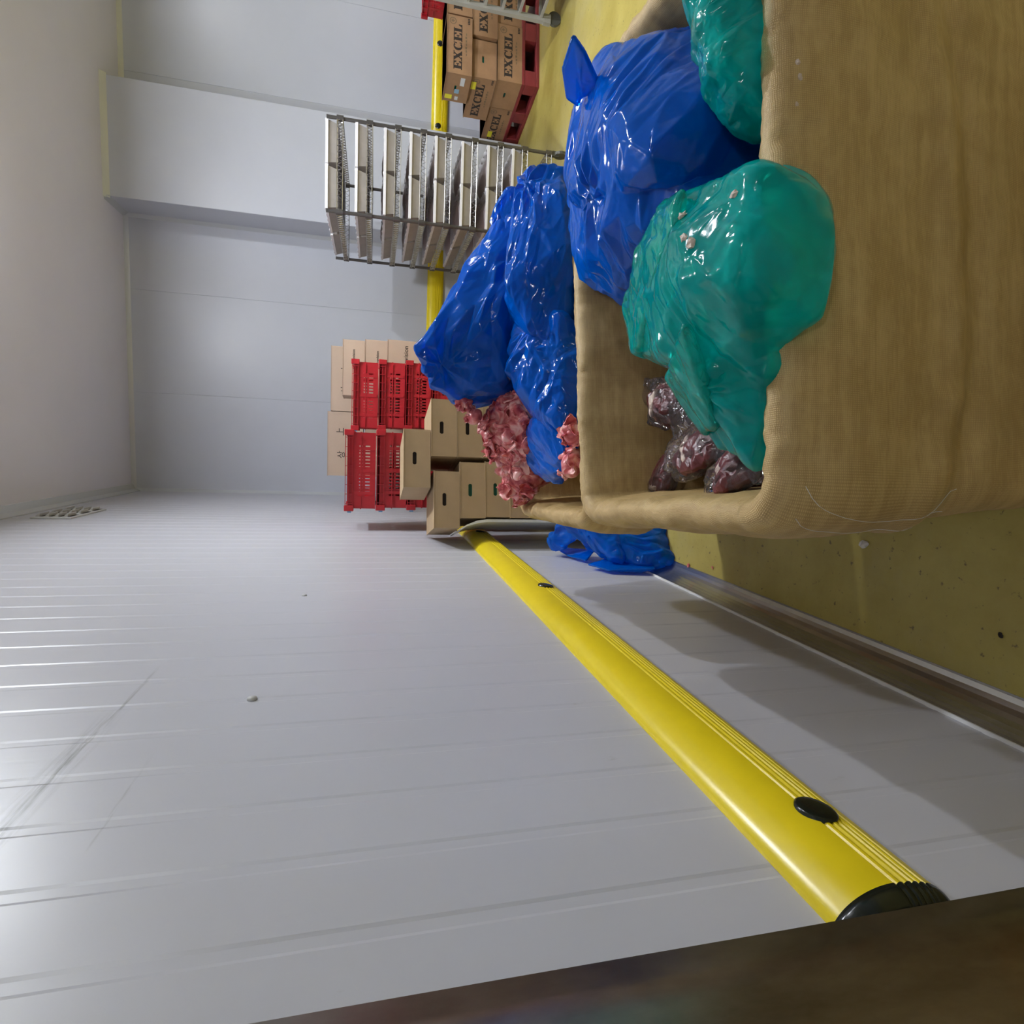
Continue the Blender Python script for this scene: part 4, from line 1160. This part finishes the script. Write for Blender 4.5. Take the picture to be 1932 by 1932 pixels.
# vacuum packs of dark meat
def vac_pack(c, L, W, H, rz, ry, label, seed):
    """an irregular cut sealed in clear film with a flat crinkled end"""
    t = tag(empty('meat_pack', c, rz), label, 'meat')
    rr = random.Random(seed)
    def ring(k, ex=0.0):
        pts = []
        for i in range(9):
            a = 2 * math.pi * i / 9 + rr.uniform(-.2, .2); q = rr.uniform(0.75, 1.05)
            pts.append((W / 2 * k * q * math.cos(a), L / 2 * k * q * math.sin(a) + ex, rr.uniform(-.3, .5) * H))
        return pts + [(0.1 * W, 0.1 * L, H * 0.55 * k), (-0.15 * W, -0.15 * L, H * 0.5 * k), (0, 0, -H * 0.5)]
    m = bag_mesh('meat_cut', [('h', ring(0.82), 0.012)], 'dark_meat', 0.010, 0.07, seed, voxel=0.006, parent=t, facets=500, fine=0.001)
    bag_mesh('fat_streak', [('h', [(-0.04, 0.0, H * 0.60), (0.03, 0.02, H * 0.66), (0.0, 0.035, H * 0.64)], 0.006)], 'fat_pale', 0.004, 0.04, seed, voxel=0.003, parent=t)
    prims = [('h', ring(1.0), 0.010), ('h', [(-W * 0.42, -L * 0.55, 0.0), (W * 0.40, -L * 0.52, 0.01), (W * 0.30, -L * 0.80, 0.0), (-W * 0.25, -L * 0.83, 0.015), (0, -L * 0.3, H * 0.3)], 0.004),
             ('h', [(-W * 0.3, L * 0.45, 0.0), (W * 0.3, L * 0.45, 0.01), (W * 0.2, L * 0.66, 0.01), (-W * 0.2, L * 0.68, 0.0)], 0.004)]
    bag_mesh('clear_wrap', prims, 'clear_film', 0.010, 0.05, seed + 5, (0.2, 1, 0), voxel=0.005, parent=t, facets=900, fine=0.0015)
    for o in t.children: o.rotation_euler = (0, ry, 0)
    return t
vac_pack((0.01, 1.34, 0.83), 0.25, 0.15, 0.055, 0.15, 0.35, 'vacuum packed dark red cut with a fat streak beside the left rim of the bin', 3)
vac_pack((-0.085, 1.63, 0.775), 0.20, 0.13, 0.04, 0.9, 0.3, 'vacuum packed meat with loose red shreds in the back left corner of the bin', 6)
vac_pack((0.15, 1.60, 0.80), 0.22, 0.14, 0.05, -0.4, 0.1, 'vacuum packed dark meat at the back, just under the teal bag', 8)
vac_pack((-0.03, 1.12, 0.87), 0.16, 0.12, 0.04, 0.3, 0.4, 'vacuum packed meat mostly hidden between teal bag and left rim', 11)
# dark filling below
fv, fn, ff = blob([('e', (0.45, 1.35, 0.62), (0.52, 0.42, 0.16), (0, 0, 0.17)), ('e', (0.1, 1.35, 0.62), (0.2, 0.4, 0.13))], 0.03, 3)
fv = fv + fn * (crumple(fv, 4, 0.12) * 0.04)[:, None]
o = mesh_obj('meat_filling', fv, ff, 'dark_meat', None); o['kind'] = 'stuff'
tag(o, 'dark meat packs piled low inside the nearest bin under the bags', 'meat')

# --- second bin: heap of blue bags
bag('plastic_bag', 'tallest blue bag of the heap, dark contents, leaning left beside the carton stack', 'bag',
    [('h', [(0.31, 2.42, 1.43), (0.38, 2.40, 1.45), (0.57, 2.40, 1.34), (0.78, 2.45, 1.21), (0.92, 2.45, 1.15), (0.20, 2.50, 1.28), (0.24, 2.42, 1.36),
            (0.55, 2.75, 1.30), (0.50, 2.30, 1.18), (0.30, 2.35, 1.15), (0.85, 2.35, 1.05), (0.25, 2.6, 1.0), (0.7, 2.7, 0.95)], 0.03)],
    'blue_film', 0.026, 0.20, 21, (0.8, 0, -0.5), tie=((0.30, 2.36, 1.40), 0.12, 9, 0.02), facets=900)
bag('plastic_bag', 'small blue bag at the right end of the heap in front of the wire rack', 'bag',
    [('h', [(0.92, 2.45, 1.16), (0.98, 2.42, 1.15), (1.02, 2.40, 1.12), (0.85, 2.42, 1.14), (0.75, 2.35, 1.08), (0.9, 2.6, 0.95), (0.85, 2.3, 0.95), (1.0, 2.5, 0.95)], 0.025)],
    'blue_film', 0.018, 0.14, 25, (0.8, 0, -0.5), facets=600)
bag('plastic_bag', 'long bright blue bag along the front right of the heap, gathered neck up', 'bag',
    [('h', [(1.06, 2.32, 1.07), (1.00, 2.28, 1.08), (1.04, 2.22, 0.97), (0.80, 2.20, 1.12), (0.62, 2.14, 1.15), (0.45, 2.10, 1.08), (0.40, 2.08, 0.98),
            (0.70, 2.05, 0.98), (0.95, 2.16, 0.98), (0.7, 2.3, 0.9), (0.5, 2.3, 1.10)], 0.03)],
    'blue_film', 0.022, 0.17, 31, (0.9, 0.1, -0.2), facets=1000, tie=((1.02, 2.26, 1.10), 0.12, 8, 0.018))
bag('plastic_bag', 'dark blue bag low at the front middle of the second bin', 'bag',
    [('h', [(0.46, 2.04, 1.00), (0.18, 2.15, 1.06), (0.10, 2.00, 0.98), (0.30, 2.20, 1.12), (0.45, 2.25, 1.10), (0.12, 2.3, 0.95), (0.3, 2.0, 0.9)], 0.03)],
    'blue_film', 0.024, 0.17, 37, (0.5, -0.5, 0.3), facets=800)
bag('plastic_bag', 'blue bag in the left corner of the second bin beside the pink trimmings', 'bag',
    [('h', [(-0.05, 2.36, 0.99), (-0.02, 2.00, 0.97), (0.12, 2.1, 1.02), (0.05, 2.4, 1.0), (-0.10, 2.15, 0.95), (0.1, 2.3, 0.85)], 0.03)],
    'blue_film', 0.022, 0.15, 41, (0.5, 0.5, 0.3), facets=700)
# pink trimmings: many folded scraps, joined, on a mound
def scrap_pile(name, label, mound, npiece, size, seed, mat='pink_trim'):
    rnd = np.random.RandomState(seed)
    v, nr, f = blob(mound, 0.012, 3)
    v = v + nr * (crumple(v, seed, 0.10) * 0.05)[:, None]
    V = [v]; F = list(f); off = len(v)
    idx = [i for i in range(len(v)) if nr[i, 2] > -0.25]
    for k in range(npiece):
        i = idx[rnd.randint(len(idx))]; p = v[i]; q = nr[i] + rnd.normal(size=3) * 0.38; q /= np.linalg.norm(q)
        a = np.cross(q, rnd.normal(size=3)); a /= np.linalg.norm(a); b_ = np.cross(q, a)
        n1, n2 = 9, 7; L = size * rnd.uniform(0.6, 1.5); Wd = size * rnd.uniform(0.3, 0.7); ph = rnd.uniform(0, 6)
        for side in (0, 1):
            pass
        g = []
        for j in range(n2):
            for i2 in range(n1):
                s_ = i2 / (n1 - 1) - 0.5; t_ = j / (n2 - 1) - 0.5
                wd = Wd * (1 - 1.6 * s_ * s_) * (1 + 0.25 * math.sin(7 * s_ + ph))
                hh = 0.30 * size * math.sin(4.6 * s_ + ph) * (0.6 + t_) + 0.16 * size * math.cos(5 * t_ + ph * 2) + size * 0.10 + 0.05 * size * math.sin(15 * s_ + 9 * t_)
                g.append(p + a * (s_ * L) + b_ * (t_ * wd * 2) + q * hh)
        g = np.array(g); cen = g + (perlin(g * 60 + seed) * 0.004)[:, None] * q
        th = q * 0.0035
        V.append(cen + th); V.append(cen - th)
        m = n1 * n2; gf = grid_faces(n1, n2)
        F += [tuple(x + off for x in ff_) for ff_ in gf] + [tuple(x + off + m for x in ff_[::-1]) for ff_ in gf]
        bd_ = list(range(n1)) + [n1 * j + n1 - 1 for j in range(1, n2)] + [n1 * (n2 - 1) + i2 for i2 in range(n1 - 2, -1, -1)] + [n1 * j for j in range(n2 - 2, 0, -1)]
        for z_ in range(len(bd_)):
            a0, a1 = bd_[z_], bd_[(z_ + 1) % len(bd_)]
            F.append((off + a0, off + a1, off + m + a1, off + m + a0))
        off += 2 * m
    o = mesh_obj(name, np.concatenate(V), F, mat); o['kind'] = 'stuff'
    su = o.modifiers.new('s', 'SUBSURF'); su.levels = 1; su.render_levels = 1
    return tag(o, label, 'meat')
scrap_pile('meat_trimmings', 'heap of folded pink meat trimmings spilling over the left of the second bin',
    [('h', [(0.21, 2.30, 1.05), (0.06, 2.46, 1.17), (0.13, 2.38, 1.09), (0.0, 2.32, 1.02), (0.2, 2.45, 1.1), (0.05, 2.3, 0.9), (0.15, 2.5, 0.9)], 0.03),
     ('h', [(0.0, 2.36, 1.05), (-0.11, 2.56, 1.05), (-0.20, 2.58, 1.01), (-0.23, 2.56, 0.99), (-0.13, 2.44, 0.97), (0.0, 2.5, 1.12), (-0.1, 2.5, 0.88)], 0.025)], 95, 0.060, 5)
scrap_pile('meat_trimmings', 'small scrap of pink trimmings peeking over the back rim of the nearest bin',
    [('e', (0.055, 1.90, 0.985), (0.03, 0.03, 0.03)), ('e', (-0.045, 1.90, 0.975), (0.04, 0.03, 0.03))], 14, 0.035, 9)
scrap_pile('meat_trimmings', 'strip of dark pink meat hanging beside the tallest blue bag near the cartons',
    [('e', (0.185, 2.45, 1.28), (0.02, 0.03, 0.035)), ('e', (0.13, 2.45, 1.24), (0.025, 0.03, 0.025))], 10, 0.03, 12)

# --- blue bag fallen between the second bin and the wall
fb = bag('plastic_bag', 'crumpled empty blue bag on the floor between the bins and the left wall', 'bag',
    [('h', [(-0.585, 2.92, 0.03), (-0.45, 3.02, 0.03), (-0.42, 3.14, 0.10), (-0.60, 2.96, 0.20), (-0.48, 3.05, 0.30), (-0.42, 3.3, 0.35), (-0.58, 3.3, 0.12), (-0.45, 3.3, 0.03)], 0.03),
     ('h', [(-0.60, 2.98, 0.28), (-0.42, 3.20, 0.50), (-0.45, 3.05, 0.34), (-0.43, 3.42, 0.46), (-0.55, 3.25, 0.34), (-0.38, 3.3, 0.30)], 0.03),
     ('h', [(-0.50, 3.28, 0.42), (-0.585, 3.46, 0.53), (-0.60, 3.38, 0.50), (-0.45, 3.4, 0.48), (-0.42, 3.3, 0.40)], 0.02)],
    'blue_film_thin', 0.040, 0.10, 51, (0.2, 0.2, 0.9), contents=None, facets=1500, voxel=0.009, fine=0.005, sm=2)
# loose flaps of film lying against the wall
def flap(parent, pts_, name='loose_flap', mat='blue_film_thin', r_=0.004, seed=1, amp=0.006):
    v_, n_, f_ = blob([('h', pts_, r_)], 0.0045, 1)
    v_ = v_ + n_ * (crumple(v_, seed, 0.09) * amp)[:, None]
    return mesh_obj(name, v_, f_, mat, parent)
flap(fb, [(-0.652, 2.875, 0.20), (-0.652, 2.91, 0.37), (-0.645, 3.05, 0.44), (-0.62, 3.10, 0.30), (-0.60, 2.95, 0.10), (-0.635, 2.87, 0.12)], seed=3)
flap(fb, [(-0.652, 3.20, 0.40), (-0.652, 3.33, 0.46), (-0.645, 3.52, 0.47), (-0.63, 3.50, 0.42), (-0.60, 3.25, 0.33)], seed=5)

# --- scraps on the floor, on the rim and on the teal bag
def chip(name, loc, s, mat, label, cat, seed, flat=0.35):
    rnd = random.Random(seed)
    bm = bmesh.new(); bmesh.ops.create_icosphere(bm, subdivisions=2, radius=1)
    for vv in bm.verts:
        k = 0.7 + 0.6 * rnd.random(); vv.co = Vector((vv.co.x * s * k, vv.co.y * s * 0.75 * k, max(-0.25, vv.co.z) * s * flat * k))
    me = bpy.data.meshes.new(name); bm.to_mesh(me); bm.free(); me.materials.append(MATS[mat])
    o = bpy.data.objects.new(name, me); COL.objects.link(o); o.location = loc; o.rotation_euler = (0, 0, rnd.uniform(0, 6))
    return tag(o, label, cat)
for k, (x, y, s_, m_, l_) in enumerate([
        (-0.28, 1.62, 0.018, 'ice_scrap', 'pale ice flake on the floor halfway along the nearest bin'),
        (-0.145, 1.10, 0.014, 'ice_scrap', 'pale scrap on the floor nearest the camera beside the orange pallet'),
        (-0.585, 2.72, 0.014, 'pink_trim', 'pink meat crumb at the foot of the wall near the blue bag'),
        (-0.55, 2.50, 0.008, 'pink_trim', 'tiny red crumb on the floor where the shadow begins'),
        (-0.445, 1.15, 0.008, 'hole_dark', 'small black speck of dirt on the shaded floor')]):
    chip('scrap', (x, y, 0.003), s_, m_, l_, 'scrap', k)

# crumbs of fat resting on the teal bag and on the liner just below the rim: dropped onto whatever lies there
bpy.context.view_layer.update()
_dg = bpy.context.evaluated_depsgraph_get()
for k, (o_, d_, s_, l_) in enumerate([
        ((0.425, 0.985, 1.6), (0, 0, -1), 0.011, 'pale fat crumb on the teal bag near its upper edge'),
        ((0.365, 0.925, 1.6), (0, 0, -1), 0.009, 'pale fat crumb in the middle of the teal bag'),
        ((0.350, 0.905, 1.6), (0, 0, -1), 0.010, 'brownish fat crumb beside the middle crumb on the teal bag'),
        ((0.410, 0.850, 1.6), (0, 0, -1), 0.009, 'pale fat crumb low on the front of the teal bag'),
        ((0.655, 0.50, 0.975), (0, 1, 0), 0.005, 'white crumb stuck to the liner below the front rim, right one'),
        ((0.630, 0.50, 0.972), (0, 1, 0), 0.006, 'white crumb stuck to the liner below the front rim, middle one'),
        ((0.585, 0.50, 0.977), (0, 1, 0), 0.004, 'white crumb stuck to the liner below the front rim, left one')]):
    hit, loc, nr_, idx, ob, mt = SC.ray_cast(_dg, Vector(o_), Vector(d_))
    if hit:
        c_ = chip('crumb', loc, s_, 'fat_pale', l_, 'crumb', 20 + k, 0.6)
        c_.rotation_euler = nr_.to_track_quat('Z', 'Y').to_euler()

# twin white stitch lines down the front left corner of the nearest liner
for k, (ox, oy) in enumerate(((-0.47, 0.60), (-0.50, 0.63))):
    pts = []
    for i in range(26):
        z_ = 0.965 - 0.36 * i / 25
        o_ = Vector((ox + 0.02 * math.sin(i * 0.3), oy - 0.05 * math.exp(-i / 3.0), z_))
        hit, loc, nr_, idx, ob, mt = SC.ray_cast(_dg, o_, Vector((0.86, 0.5, 0)).normalized())
        if hit and ob.name.startswith('woven_liner'): pts.append(loc + nr_ * 0.0006)
    if len(pts) > 4:
        mb = MB(); mb.tube(pts, 0.0005, 5); mb.build('stitching', 'label_white', binA)
